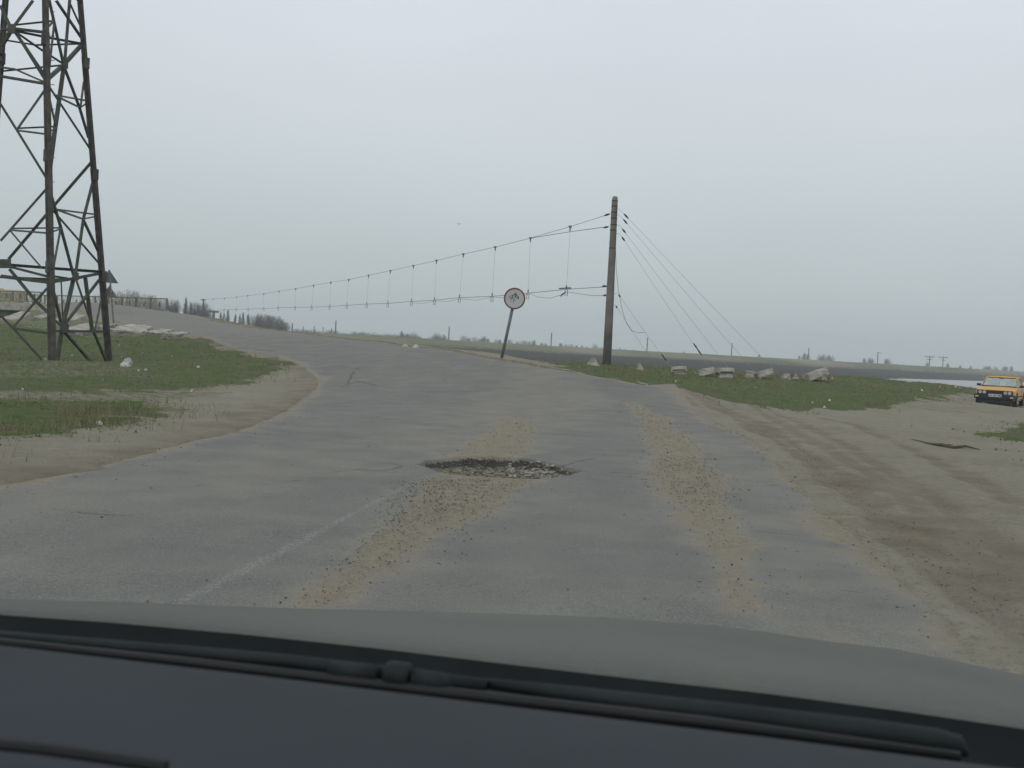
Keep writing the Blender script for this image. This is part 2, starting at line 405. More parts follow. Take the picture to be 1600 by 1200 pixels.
class MB:
    def __init__(s): s.v = []; s.f = []
    def add(s, vs, fs):
        b = len(s.v); s.v += [tuple(map(float, x)) for x in vs]; s.f += [tuple(b + i for i in q) for q in fs]; return s
    def box(s, c, size, rot=None):
        hx, hy, hz = size[0] / 2, size[1] / 2, size[2] / 2
        vs = [Vector((x, y, z)) for z in (-hz, hz) for y in (-hy, hy) for x in (-hx, hx)]
        if rot is not None: vs = [rot @ q for q in vs]
        vs = [q + Vector(c) for q in vs]
        return s.add(vs, [(0, 2, 3, 1), (4, 5, 7, 6), (0, 1, 5, 4), (2, 6, 7, 3), (0, 4, 6, 2), (1, 3, 7, 5)])
    def tube(s, pts, rad, n=6, cap=True):
        P = [Vector(p) for p in pts]; k = len(P)
        if not isinstance(rad, (list, tuple)): rad = [rad] * k
        vs = []
        up = None
        for i in range(k):
            d = (P[min(i + 1, k - 1)] - P[max(i - 1, 0)])
            if d.length < 1e-9: d = Vector((0, 0, 1))
            d.normalize()
            if up is None:
                a = Vector((0, 0, 1)) if abs(d.z) < 0.9 else Vector((1, 0, 0))
                up = d.cross(a).normalized()
            x = (up - d * up.dot(d)).normalized(); y = d.cross(x); up = x
            for j in range(n):
                t = 2 * math.pi * j / n
                vs.append(P[i] + (x * math.cos(t) + y * math.sin(t)) * rad[i])
        fs = [(i * n + j, i * n + (j + 1) % n, (i + 1) * n + (j + 1) % n, (i + 1) * n + j) for i in range(k - 1) for j in range(n)]
        if cap:
            fs.append(tuple(reversed(range(n)))); fs.append(tuple((k - 1) * n + j for j in range(n)))
        return s.add(vs, fs)
    def prism(s, poly, z0, z1, fn=lambda p: p):
        n = len(poly)
        vs = [fn(Vector((x, y, z0))) for x, y in poly] + [fn(Vector((x, y, z1))) for x, y in poly]
        fs = [tuple(reversed(range(n))), tuple(range(n, 2 * n))] + [(i, (i + 1) % n, n + (i + 1) % n, n + i) for i in range(n)]
        return s.add(vs, fs)
    def angle(s, a, b, wd, th, n):
        """L-section steel member from a to b, one flange lying in the plane with normal n"""
        a = Vector(a); b = Vector(b); d = (b - a).normalized(); n = Vector(n).normalized()
        x = d.cross(n).normalized(); y = x.cross(d).normalized()
        sec = [(-wd / 2, 0), (wd / 2, 0), (wd / 2, th), (-wd / 2 + th, th), (-wd / 2 + th, wd), (-wd / 2, wd)]
        vs = [a + x * p + y * q for p, q in sec] + [b + x * p + y * q for p, q in sec]
        fs = [(i, (i + 1) % 6, 6 + (i + 1) % 6, 6 + i) for i in range(6)] + [(5, 4, 3, 0), (3, 2, 1, 0), (6, 9, 10, 11), (6, 7, 8, 9)]
        return s.add(vs, fs)
    def build(s, name, mat, parent=None, smooth=False, loc=None, bevel=0):
        me = bpy.data.meshes.new(name); 
        v = s.v
        if loc is not None: v = [(p[0] - loc[0], p[1] - loc[1], p[2] - loc[2]) for p in v]
        me.from_pydata(v, [], s.f); me.materials.append(mat)
        me.update()
        bm = bmesh.new(); bm.from_mesh(me); bmesh.ops.recalc_face_normals(bm, faces=bm.faces); bm.to_mesh(me); bm.free()
        if smooth: me.polygons.foreach_set('use_smooth', [True] * len(me.polygons))
        o = bpy.data.objects.new(name, me); COL.objects.link(o)
        if loc is not None: o.location = loc
        if parent is not None: o.parent = parent
        if bevel:
            md = o.modifiers.new('bevel', 'BEVEL'); md.width = bevel; md.segments = 2; md.limit_method = 'ANGLE'
        return o
def tag(o, label=None, cat=None, group=None, kind=None):
    if label: o['label'] = label
    if cat: o['category'] = cat
    if group: o['group'] = group
    if kind: o['kind'] = kind
    return o
def empty(name, loc, rz=0.0):
    o = bpy.data.objects.new(name, None); COL.objects.link(o); o.location = Vector([float(c) for c in loc]); o.rotation_euler = (0, 0, rz)
    o.empty_display_size = 0.2
    return o
def V3(p): return Vector((float(p[0]), float(p[1]), float(p[2])))

# ------------------------------------------------------------------ ground plan (world coordinates, m)
ROAD = [(-8.5, -12)] + [(-6.6, -4), (-5.2, 4)] + gpn([(0, 750), (100, 733), (200, 709), (270, 690), (330, 679), (385, 660), (430, 640)]) + \
       gp([(465, 620), (487, 603), (488, 590), (470, 575), (440, 562), (400, 551), (350, 540), (320, 529), (290, 521)]) + \
       [tuple(at(232, 511, 55)[:2]), tuple(at(173, 500, 62)[:2]), tuple(at(110, 485, 70)[:2]), (-36.0, 77.0), (-30.5, 85.3)]
KERBL = [tuple(at(*a)[:2]) for a in ((245, 487, 84), (319, 499, 76), (380, 510, 68), (460, 520, 60), (600, 535, 46), (700, 547, 38), (782, 562, 32), (860, 575, 29.5), (930, 587, 28), (1000, 600, 27))]
ROADR = KERBL + gpn([(1060, 622), (1090, 645), (1130, 665), (1175, 682), (1215, 705), (1245, 735), (1290, 775), (1340, 822), (1400, 870), (1470, 920), (1530, 970), (1600, 1040)]) + [(2.2, 2), (1.2, -4), (-0.5, -12)]
ROAD = ROAD + ROADR
ROAD = [tuple(map(float, p)) for p in ROAD]
POT = gpn([(652, 729), (668, 723), (700, 720), (735, 717), (780, 718), (830, 719), (862, 726), (885, 733), (907, 739), (893, 745), (860, 749), (820, 751), (775, 750), (735, 748), (700, 744), (672, 737)])
SAND = [gpn([(455, 957), (505, 957), (565, 915), (645, 870), (722, 822), (782, 785), (832, 752), (700, 742), (658, 752), (640, 788), (600, 828), (548, 870), (508, 905)]),
        gpn([(690, 721), (740, 690), (768, 668), (790, 650), (822, 655), (832, 672), (826, 705), (795, 721)]),
        gpn([(985, 640), (1000, 660), (1012, 690), (1018, 720), (1030, 765), (1055, 805), (1088, 830), (1112, 865), (1122, 915), (1140, 950), (1175, 950), (1168, 900), (1166, 850), (1135, 800), (1120, 755), (1105, 715), (1075, 685), (1040, 655)]),
        gpn([(960, 612), (1000, 618), (1060, 640), (1130, 662), (1200, 690), (1300, 760), (1400, 850), (1600, 1010), (1600, 990), (1420, 830), (1260, 680), (1130, 620), (1000, 598)])]
DUST = [gpn([(540, 700), (760, 620), (860, 600), (950, 640), (880, 700), (700, 712)]), gpn([(1050, 650), (1170, 690), (1300, 900), (1500, 1080), (1200, 1080), (1160, 860)]),
        gpn([(0, 770), (420, 690), (640, 735), (430, 760), (200, 790), (0, 800)]), gpn([(560, 830), (700, 750), (620, 850), (500, 950), (400, 960)])]
LINE = gpn([(262, 950), (350, 905), (440, 862), (520, 820), (600, 777), (640, 757)])
CRK = [gpn(p) for p in ([(530, 607), (560, 604), (590, 610)], [(540, 606), (552, 598)], [(685, 604), (712, 602)], [(690, 613), (698, 614)], [(828, 618), (852, 620)], [(800, 590), (830, 592)],
       [(610, 626), (720, 633)], [(1270, 915), (1345, 925)], [(1365, 935), (1405, 938)], [(1165, 758), (1230, 757)], [(740, 850), (800, 856)], [(560, 735), (650, 741)], [(470, 655), (500, 652)], [(655, 729), (628, 731), (600, 736), (560, 734), (520, 738)], [(628, 731), (610, 726), (580, 725)], [(905, 739), (935, 742), (960, 738), (1000, 741)], [(880, 731), (900, 722), (930, 716)], [(700, 719), (690, 706), (660, 700)], [(820, 751), (850, 764), (900, 770)], [(300, 760), (360, 752), (420, 757), (470, 750)], [(120, 800), (200, 806), (260, 799)], [(880, 860), (930, 850), (1000, 856)], [(1180, 830), (1260, 838), (1330, 832)], [(560, 660), (620, 652), (690, 655)], [(860, 680), (920, 676), (960, 681)])] + \
      [gp(p) for p in ([(840, 602), (862, 601)], [(978, 632), (1040, 637)], [(528, 572), (560, 576)], [(395, 545), (430, 549)])]
DIRT_REFL = [gpn([(1130, 640), (1200, 663), (1290, 712), (1380, 768), (1480, 845), (1600, 950), (1620, 1030), (1550, 965), (1460, 868), (1350, 785), (1260, 722), (1170, 668)]),
        gpn([(1288, 668), (1310, 668), (1350, 705), (1355, 735), (1320, 720), (1290, 690)]), gpn([(1395, 735), (1450, 738), (1475, 760), (1460, 800), (1420, 775)]),  # patches partly dirt, partly windscreen reflection streaks painted on the ground
        gpn([(1495, 800), (1560, 780), (1600, 800), (1600, 890), (1550, 880), (1500, 840)]), gpn([(1225, 648), (1265, 655), (1275, 690), (1240, 680)]),  # these also mix soil with painted windscreen reflections
        gpn([(1390, 628), (1520, 632), (1600, 640), (1600, 650), (1500, 648), (1400, 640)]), gpn([(200, 712), (330, 680), (300, 678), (180, 705)]),
        gpn([(945, 590), (1000, 602), (1080, 622), (1150, 650), (1080, 645), (985, 628)])]
TRK = [gpn([(1100, 634), (1200, 668), (1300, 735), (1400, 820), (1500, 905), (1600, 990)]), gpn([(1180, 640), (1270, 690), (1370, 745), (1480, 830), (1600, 930)]), gpn([(1040, 618), (1150, 655), (1240, 705), (1340, 780), (1450, 870), (1600, 1000)]), gpn([(1200, 640), (1330, 700), (1460, 780), (1600, 880)]), gpn([(1290, 650), (1420, 700), (1600, 790)])]
GRASS = [gp([(-500, 520), (0, 506), (100, 521), (200, 526), (290, 524), (330, 534), (385, 552), (440, 575), (458, 583), (430, 592), (340, 604), (250, 612), (120, 613), (0, 612), (-500, 640)]),
         gp([(-500, 655), (0, 626), (110, 630), (215, 630), (235, 650), (190, 664), (100, 682), (0, 684), (-300, 740)]),
         [(0.9, 30.0), (1.2, 34), (3, 46), (12, 49), (18, 55), (25, 60), (26.5, 56.5)] + gp([(1538, 613), (1500, 620), (1440, 630), (1330, 641), (1240, 641), (1150, 631), (1060, 612), (960, 592), (880, 578)]),
         gpn([(1530, 680), (1570, 664), (1700, 655), (1700, 700), (1600, 694), (1560, 690)]), gpn([(1570, 712), (1620, 704), (1700, 705), (1700, 722), (1600, 719)])]
PATCH = gpn([(210, 640), (330, 600), (460, 590)])

# ------------------------------------------------------------------ ground + road sheets
def polar(rings, angs):
    A, Rr = np.meshgrid(angs, rings)
    return Rr * np.sin(A), Rr * np.cos(A)
def georange(a, b, q):
    n = max(2, int(math.ceil(math.log(b / a) / math.log(q)))); return list(np.exp(np.linspace(math.log(a), math.log(b), n, endpoint=False)))
rings = georange(1.0, 4.0, 1.02) + georange(4.0, 9.4, 1.0055) + georange(9.4, 12.2, 1.0014) + georange(12.2, 30.0, 1.0055) + georange(30, 130, 1.010) + georange(130, 720, 1.012) + georange(720, 2400, 1.05) + [2400.0]
angs = np.radians(np.concatenate([np.arange(-180, -38, 4.0), np.arange(-38, 38, 0.16), np.arange(38, 180.1, 4.0)]))
angs[-1] = math.pi
GX, GY = polar(np.array(rings), angs)
GX = GX.ravel(); GY = GY.ravel()
nr, na = len(rings), len(angs)
GH = H(GX, GY)
GRr = np.hypot(GX, GY)
near = GRr < 140
def nearsd(fn, lim=None):
    o = np.full(GX.shape, 1e3); idx = np.where(near if lim is None else (GRr < lim))[0]
    o[idx] = fn(GX[idx], GY[idx]); return o
sroad = nearsd(lambda x, y: sdpoly(x, y, ROAD))
spot = nearsd(lambda x, y: sdpoly(x, y, POT), 16)
wob = fbm(GX, GY, 1.6, 3, 4); wob2 = fbm(GX, GY, 0.5, 9, 4)
sroadw = sroad
spot = spot + 0.10 * wob2 * (spot < 2) + 0.05 * fbm(GX, GY, 0.14, 19, 3) * (spot < 2)
# ground attributes
g_grass = np.zeros_like(GX)
for i, pl in enumerate(GRASS):
    sd = nearsd(lambda x, y: sdpoly(x, y, pl))
    wd = 1.1 if i < 3 else 0.5
    g_grass = np.maximum(g_grass, sstep(0.45 * wd, -0.55 * wd, sd + wob * 1.3 * wd + wob2 * 0.5 * wd))
farb = GY > np.interp(GX, FS[:, 0], FS[:, 1]) - 6
lq = (GY - np.interp(GX, FS[:, 0], FS[:, 1])) / (np.interp(GX, LV[:, 0], LV[:, 1]) - np.interp(GX, FS[:, 0], FS[:, 1]))
big = fbm(GX, GY, 30, 4, 4)
sd = nearsd(lambda x, y: sdpoly(x, y, gp([(-200, 600), (200, 600), (330, 600), (370, 610), (300, 628), (250, 645), (0, 652), (-200, 660)])))
g_grass = np.maximum(g_grass, 0.47 * sstep(0.8, -0.8, sd + wob * 1.2))
sd = nearsd(lambda x, y: sdpoly(x, y, gp([(-60, 575), (30, 562), (120, 566), (230, 570), (270, 584), (150, 597), (-60, 596)])))
g_grass = g_grass * (1 - 0.42 * sstep(0.9, -0.9, sd + wob * 2.2))
g_grass = np.where(lq > 0.80, 0.47 + 0.3 * big, g_grass)
g_grass = np.where((GRr > 130) & ~farb, 0.7, g_grass)
g_grass = np.where((GRr > 38) & (GX < -12) & (sroad > 1.0) & (GY < 90), np.maximum(g_grass, 0.55), g_grass)
g_mud = sstep(-0.1, -0.02, lq) * sstep(0.84, 0.79, lq + 0.0 * big)
g_mud = np.maximum(g_mud, sstep(1.0, 5.0, GY - np.interp(GX, NB[:, 0], NB[:, 1])) * (~farb))
g_dirt_refl = np.zeros_like(GX)
for pl in DIRT_REFL:
    sd = nearsd(lambda x, y: sdpoly(x, y, pl), 60)
    g_dirt_refl = np.maximum(g_dirt_refl, (0.95 if pl is DIRT_REFL[0] or pl is DIRT_REFL[7] else 0.5) * sstep(0.35, -0.35, sd + wob * 0.5 + wob2 * .3))
g_dirt_refl = np.maximum(g_dirt_refl * 0.80, 0.55 * sstep(1.0, 0.05, sroad + .5 * wob) * (GX < 0))
trk = np.zeros_like(GX); trr = np.zeros_like(GX)
for tl in TRK:
    for off in (0.0,):
        d = nearsd(lambda x, y: sdline(x, y, tl), 60)
        trk = np.maximum(trk, sstep(0.26, 0.08, d + 0.12 * wob2 + .1 * wob)); trr = np.maximum(trr, sstep(0.16, 0.0, np.abs(d - 0.34 + .08 * wob2)))
g_dirt_refl = np.maximum(g_dirt_refl, 0.62 * trk) * (1 - 0.6 * trr * (trk < .3))
lum = np.where(near, 0.05 * fbm(GX, GY, 1.2, 21, 4) + 0.03 * fbm(GX, GY, 0.35, 5, 3), 0.0) * sstep(2.5, 6, GRr)
gz = GH + lum * (0.35 + 0.9 * (g_grass > 0.3)) - 0.024 * (trk - 0.45 * trr) * (sroad > -0.2)
gz = gz + 0.12 * fbm(GX, GY, 7, 31, 4) * sstep(0.8, 3.5, sroad) * near
gz = gz + 0.012 * (sroad > -0.3) * near - 0.13 * sstep(-0.02, -0.55, sroad + 0.30 * wob2)
gz = gz - 0.30 * sstep(0.15, -0.05, spot)
gz = np.where(lq > 0.3, GH + 0.10 * fbm(GX, GY, 12, 8, 4) + 0.10 * fbm(GX, GY, 40, 18, 3), gz)
gz = gz + np.where((lq > 0.0) & (lq < 0.8), 0.35 * fbm(GX, GY, 9, 77, 4), 0)
idx = np.arange(nr * na).reshape(nr, na)
q = np.stack([idx[:-1, :-1], idx[:-1, 1:], idx[1:, 1:], idx[1:, :-1]], -1).reshape(-1, 4)[:, ::-1]
ground = mesh_np('ground', np.c_[GX, GY, gz], q, M['ground'], smooth=True, attrs={'grass': g_grass, 'dirt_refl': g_dirt_refl, 'mud': g_mud})
tag(ground, kind='structure', label='sandy verges, grass slopes and the far river bank')
# centre disc under the car
MB().add([(1.0 * math.sin(a), 1.0 * math.cos(a), -0.1) for a in angs[:-1:4]], [tuple(range(len(angs[:-1:4])))])

# road
sand = np.zeros_like(GX)
rid = np.zeros_like(GX)
for i, pl in enumerate(SAND):
    sd = nearsd(lambda x, y: sdpoly(x, y, pl), 45) + wob2 * 0.20 + wob * 0.10
    sc_ = 0.25 if i < 3 else 0.4
    sand = np.maximum(sand, sstep(sc_, -sc_, sd)); rid = np.maximum(rid, sstep(0.05, -0.3, sd))
for pl in DUST:
    sd = nearsd(lambda x, y: sdpoly(x, y, pl), 45)
    sand = np.maximum(sand, 0.27 * sstep(0.5, -0.7, sd + wob * 0.6))
sand = np.maximum(sand, sstep(0.55, 0.02, -sroad + 0.25 * wob2 + 0.2 * wob) * 0.85)
sand = np.maximum(sand, 0.22 * sstep(25, 60, GRr))
dark = np.zeros_like(GX)
for cl_ in CRK:
    d = nearsd(lambda x, y: sdline(x, y, cl_), 60)
    dark = np.maximum(dark, sstep(1.0, 0.0, (d + 0.05 * np.abs(wob2)) / (0.024 + 0.0034 * GRr)) * 0.85)
dark = np.maximum(dark, 0.5 * sstep(0.10, 0.0, spot))
paint = nearsd(lambda x, y: sdline(x, y, LINE), 14)
paint = sstep(0.085, 0.02, paint + 0.04 * wob2) * 0.60
rz = H(GX, GY) + 0.012 * fbm(GX, GY, 1.5, 41, 3) * sstep(2, 6, GRr) + 0.030 * rid * (0.6 + wob2)
rz = rz + 0.010 * fbm(GX, GY, 0.12, 51, 2) * rid
rz = rz + 0.018 * sstep(0.40, 0.0, np.abs(spot)) * (spot > 0)
rz = rz - 0.035 * sstep(-0.25, 0.0, sroad)
pin = sstep(0.0, -0.10, spot + 0.02 * wob2)
rz = rz - pin * (0.075 + 0.03 * sstep(-0.1, -0.5, spot)) + pin * (0.05 * fbm(GX, GY, 0.22, 61, 3))
qc_r = sroadw[q].mean(1); qc_p = spot[q].mean(1); qn = GRr[q].max(1) < 140
rq = q[(qc_r < 0) & qn & (qc_p > -0.03)]
pq = q[(qc_p <= -0.03)]
def submesh(name, V, F, mat, parent=None, attrs=None, skirt=0.0):
    used = np.unique(F); mp_ = np.full(len(V), -1); mp_[used] = np.arange(len(used))
    V2 = V[used]; F2 = mp_[F]
    if skirt:
        ed = np.concatenate([F2[:, [i, (i + 1) % 4]] for i in range(4)])
        key = np.sort(ed, 1); u_, inv, cnt = np.unique(key[:, 0] * 10000000 + key[:, 1], return_inverse=True, return_counts=True)
        be = ed[cnt[inv] == 1]; b0 = np.unique(be); m2 = np.full(len(V2), -1); m2[b0] = len(V2) + np.arange(len(b0))
        V3_ = V2[b0].copy(); V3_[:, 2] -= skirt
        F2 = np.concatenate([F2, np.c_[be[:, 1], be[:, 0], m2[be[:, 0]], m2[be[:, 1]]]])
        used = np.concatenate([used, used[b0]]); V2 = np.concatenate([V2, V3_])
    return mesh_np(name, V2, F2, mat, parent, True, {k: a[used] for k, a in (attrs or {}).items()})
RV = np.c_[GX, GY, rz]
road = submesh('road', RV, rq, M['road'], attrs={'sand': sand, 'dark': dark, 'paint': paint}, skirt=0.12)
tag(road, kind='structure', label='worn grey asphalt road curving up left towards the bridge')
pot = submesh('pothole', RV, pq, M['rubble'], road, attrs={'wall': sstep(-0.14, -0.06, spot + 0.12 * wob2)}, skirt=0.0)
pot['label'] = 'long shallow pothole full of rubble in the middle of the road'

# water
me_w = MB().add([(-600, 40, WATER_Z), (900, 40, WATER_Z), (900, 900, WATER_Z), (-600, 900, WATER_Z)], [(0, 1, 2, 3)]).build('water', M['water'])
tag(me_w, kind='structure', label='grey river water behind the parked orange car')

# kerb along the outer edge of the bend
kb = MB()
def resample(line, step):
    out = [np.array(line[0], float)]
    for a, b in zip(line[:-1], line[1:]):
        a = np.array(a, float); b = np.array(b, float); n = max(1, int(np.linalg.norm(b - a) / step))
        for k in range(1, n + 1): out.append(a + (b - a) * k / n)
    return np.array(out)
kl = resample(KERBL[1:], 0.5)
kh = H(kl[:, 0], kl[:, 1])
tn = np.gradient(kl, axis=0); tn /= np.linalg.norm(tn, axis=1)[:, None]; nn = np.c_[-tn[:, 1], tn[:, 0]]     # to the outer side
if np.dot(nn[len(nn) // 2], [1, 0.5]) < 0: nn = -nn
prev = None; vs = []
for i in range(len(kl)):
    jz = 0.02 * float(vnoise(i * 0.7, 1.0, 2.0, 4)) - 0.13 * max(0.0, 1 - (len(kl) - 1 - i) / 8.0)
    for off, dz in ((0.0, -0.05), (0.02, 0.06 + jz), (0.13, 0.06 + jz), (0.45, 0.0), (0.6, -0.3)):
        vs.append((kl[i, 0] + nn[i, 0] * off, kl[i, 1] + nn[i, 1] * off, kh[i] + dz))
kb.add(vs, [(i * 5 + j, i * 5 + j + 1, (i + 1) * 5 + j + 1, (i + 1) * 5 + j) for i in range(len(kl) - 1) for j in range(4)])
k_ = kb.build('kerb', M['kerb']); tag(k_, kind='structure', label='low dusty kerb strip on the river side of the bend')

# ------------------------------------------------------------------ loose gravel and grass (uncountable)
def octa(n_, sizes, pts, seed=0):
    """n_ squashed random stones; returns V, F"""
    rg = np.random.default_rng(seed)
    base = np.array([(1, 0, 0), (-1, 0, 0), (0, 1, 0), (0, -1, 0), (0, 0, 1), (0, 0, -1), (.6, .6, .5), (-.6, .6, .5), (-.6, -.6, .5), (.6, -.6, .5)], float)
    F0 = np.array([(4, 6, 7), (4, 7, 8), (4, 8, 9), (4, 9, 6), (6, 0, 2), (6, 2, 7), (7, 2, 1), (7, 1, 8), (8, 1, 3), (8, 3, 9), (9, 3, 0), (9, 0, 6), (5, 2, 0), (5, 1, 2), (5, 3, 1), (5, 0, 3)])
    P = base[None] * (0.7 + 0.6 * rg.random((n_, 10, 1)))
    a = rg.random(n_) * 6.28; c, s_ = np.cos(a), np.sin(a)
    sc3 = np.c_[0.8 + 0.5 * rg.random(n_), 0.6 + 0.4 * rg.random(n_), 0.45 + 0.35 * rg.random(n_)]
    P = P * sc3[:, None] * sizes[:, None, None]
    X = P[..., 0] * c[:, None] - P[..., 1] * s_[:, None]; Y = P[..., 0] * s_[:, None] + P[..., 1] * c[:, None]
    V = np.stack([X, Y, P[..., 2]], -1) + pts[:, None]
    F = (F0[None] + (np.arange(n_) * 10)[:, None, None]).reshape(-1, 3)
    return V.reshape(-1, 3), F
def interp_z(x, y):
    return H(x, y)
def rand_in(poly, n, spread=0.0):
    p = np.array(poly); lo = p.min(0) - spread; hi = p.max(0) + spread; out = np.zeros((0, 2))
    while len(out) < n:
        c = lo + RNG.random((n * 2, 2)) * (hi - lo)
        sd = sdpoly(c[:, 0], c[:, 1], poly)
        keep = RNG.random(len(c)) < np.exp(-np.maximum(sd, 0) / max(spread * 0.35, 1e-3))
        out = np.r_[out, c[keep]]
    return out[:n]
pp = [rand_in(SAND[0], 3800, 0.22), rand_in(SAND[1], 900, 0.3), rand_in(SAND[2], 3600, 0.3), rand_in(gpn([(640, 755), (760, 752), (700, 800), (620, 820), (540, 880), (600, 820)]), 2200, 0.25),
      rand_in(gpn([(1035, 720), (1110, 720), (1130, 790), (1060, 790)]), 2000, 0.3)]
dcl = sdline
l2 = resample(gpn([(1130, 665), (1215, 705), (1290, 775), (1400, 870), (1530, 970), (1600, 1040)]), 0.05)
k = RNG.integers(0, len(l2), 5200); pp.append(l2[k] + RNG.normal(0, 1, (5200, 2)) * 0.25 + np.array([0.15, 0.0]))
l3 = resample(gpn([(-60, 765), (0, 750), (200, 709), (330, 679), (430, 640), (487, 600)]), 0.1)
k = RNG.integers(0, len(l3), 1600); pp.append(l3[k] + RNG.normal(0, 1, (1600, 2)) * 0.3)
pp.append(np.c_[RNG.uniform(-4, 3, 700), RNG.uniform(4, 18, 700)])
pp.append(np.c_[RNG.uniform(3, 17, 4200), RNG.uniform(5, 27, 4200)])
pp = np.concatenate(pp)
pp = pp[sdpoly(pp[:, 0], pp[:, 1], POT) > 0.02]
sz = 0.0018 + 0.0075 * RNG.random(len(pp)) ** 5
big_ = RNG.random(len(pp)) < 0.012; sz[big_] *= 1.9
sz *= 0.8 + 0.025 * np.hypot(pp[:, 0], pp[:, 1])
zz = H(pp[:, 0], pp[:, 1]); 
zz += np.where(np.min([sdpoly(pp[:, 0], pp[:, 1], s_) for s_ in SAND[:3]], 0) < 0, 0.022, 0.003)
Vp, Fp = octa(len(pp), sz, np.c_[pp, zz + sz * 0.15], 3)
mi = np.repeat((RNG.random(len(pp)) < 0.6).astype(int), 16)
g1 = mesh_np('gravel', Vp, Fp, [M['stone'], M['stone_dark']], mi=mi)
tag(g1, 'loose grit and small stones scattered over road and sand drifts', 'gravel', kind='stuff')
pr = rand_in(POT, 2600, 0.0); sdp = sdpoly(pr[:, 0], pr[:, 1], POT); pr = pr[sdp < -0.04]; sdp = sdp[sdp < -0.04]
# height of the pothole floor at those points: nearest grid vertex
sel = np.where(spot < 0.1)[0]; gxy = np.c_[GX[sel], GY[sel]]
nz_ = np.array([rz[sel[np.argmin(((gxy - p) ** 2).sum(1))]] for p in pr])
sz = (0.007 + 0.022 * RNG.random(len(pr)) ** 2)
sz *= 0.7 + 0.5 * (pr[:, 0] > 0.0)
Vp, Fp = octa(len(pr), sz, np.c_[pr, nz_ + sz * 0.3], 5)
mi = np.repeat((RNG.random(len(pr)) < 0.42).astype(int), 16)
g2 = mesh_np('pothole_stones', Vp, Fp, [M['stone'], M['stone_dark']], pot, mi=mi); g2['kind'] = 'stuff'
g2['label'] = 'broken pale stones lying in the pothole'

gn = 0; BV = []; 
def blades(poly, n, hmin, hmax, seed):
    p = rand_in(poly, n, 0.6)
    dn = fbm(p[:, 0], p[:, 1], 1.6, 3, 4)
    p = p[(dn < 0.22) & (sdpoly(p[:, 0], p[:, 1], ROAD) > 0.5)]
    p = p[(p[:, 1] < 70) & (np.abs(p[:, 0]) < 45)]
    z = H(p[:, 0], p[:, 1]) 
    m = len(p); a = RNG.random(m) * 6.28; hh = hmin + (hmax - hmin) * RNG.random(m) ** 2; wd = 0.012 + 0.02 * RNG.random(m)
    r = np.hypot(p[:, 0], p[:, 1]); wd = wd * (0.6 + r / 30)
    lx = RNG.normal(0, 0.5, m) * hh; ly = RNG.normal(0, 0.5, m) * hh
    z = z + np.where(True, 0.05 * fbm(p[:, 0], p[:, 1], 1.2, 21, 4) * 1.25 + 0.03 * 1.25 * fbm(p[:, 0], p[:, 1], 0.35, 5, 3), 0) 
    sr = sdpoly(p[:, 0], p[:, 1], ROAD); z = z + 0.12 * fbm(p[:, 0], p[:, 1], 7, 31, 4) * sstep(0.8, 3.5, sr)
    A = np.c_[p[:, 0] - np.cos(a) * wd, p[:, 1] - np.sin(a) * wd, z - 0.02]
    B = np.c_[p[:, 0] + np.cos(a) * wd, p[:, 1] + np.sin(a) * wd, z - 0.02]
    C = np.c_[p[:, 0] + lx, p[:, 1] + ly, z + hh]
    return np.stack([A, B, C], 1).reshape(-1, 3)
BV = [blades([p for p in GRASS[0]], 45000, 0.01, 0.05, 1), blades(GRASS[1], 26000, 0.01, 0.04, 2), blades(GRASS[2], 40000, 0.01, 0.05, 3), blades(GRASS[3], 4000, 0.01, 0.04, 4), blades(GRASS[4], 2500, .01, .04, 5)]
BV = np.concatenate(BV)
gg = mesh_np('grass', BV, np.arange(len(BV)).reshape(-1, 3), M['blade'])
tag(gg, 'short sparse green grass on the verges and river mound', 'grass', kind='stuff')

def weeds(poly, n, seed):
    p = rand_in(poly, n, 1.5); p = p[(sdpoly(p[:, 0], p[:, 1], ROAD) > 0.25) & (p[:, 1] < 60)]
    cl_ = fbm(p[:, 0], p[:, 1], 0.9, 71, 3); p = p[cl_ > 0.12]
    m = len(p); a = RNG.random(m) * 6.28; hh = 0.05 + 0.16 * RNG.random(m) ** 3; wd = 0.004 + 0.0003 * p[:, 1]
    z = H(p[:, 0], p[:, 1]); lx = RNG.normal(0, .35, m) * hh; ly = RNG.normal(0, .35, m) * hh
    return np.stack([np.c_[p[:, 0] - np.cos(a) * wd, p[:, 1] - np.sin(a) * wd, z - .05], np.c_[p[:, 0] + np.cos(a) * wd, p[:, 1] + np.sin(a) * wd, z - .05], np.c_[p[:, 0] + lx, p[:, 1] + ly, z + hh]], 1).reshape(-1, 3)
WV = np.concatenate([weeds(GRASS[0], 26000, 1), weeds(GRASS[1], 8000, 2), weeds(GRASS[2], 22000, 3), weeds(GRASS[3], 1500, 4)])
M['straw'] = simple('dry_straw', (0.20, 0.175, 0.11), 0.9, 0.4, 5)
wd_ = mesh_np('dry_weeds', WV, np.arange(len(WV)).reshape(-1, 3), M['straw'])
tag(wd_, 'thin dry stalks standing among the short grass', 'weeds', kind='stuff')

# ------------------------------------------------------------------ lattice pylon
pyA = at(79, 567, 33.0); pyB = at(173, 570, 38.0)
dAB = np.array([pyB[0] - pyA[0], pyB[1] - pyA[1], 0.0]); pyC = pyA + np.array([-dAB[1], dAB[0], 0]); pyD = pyB + np.array([-dAB[1], dAB[0], 0])
ctr = (pyA + pyD) / 2
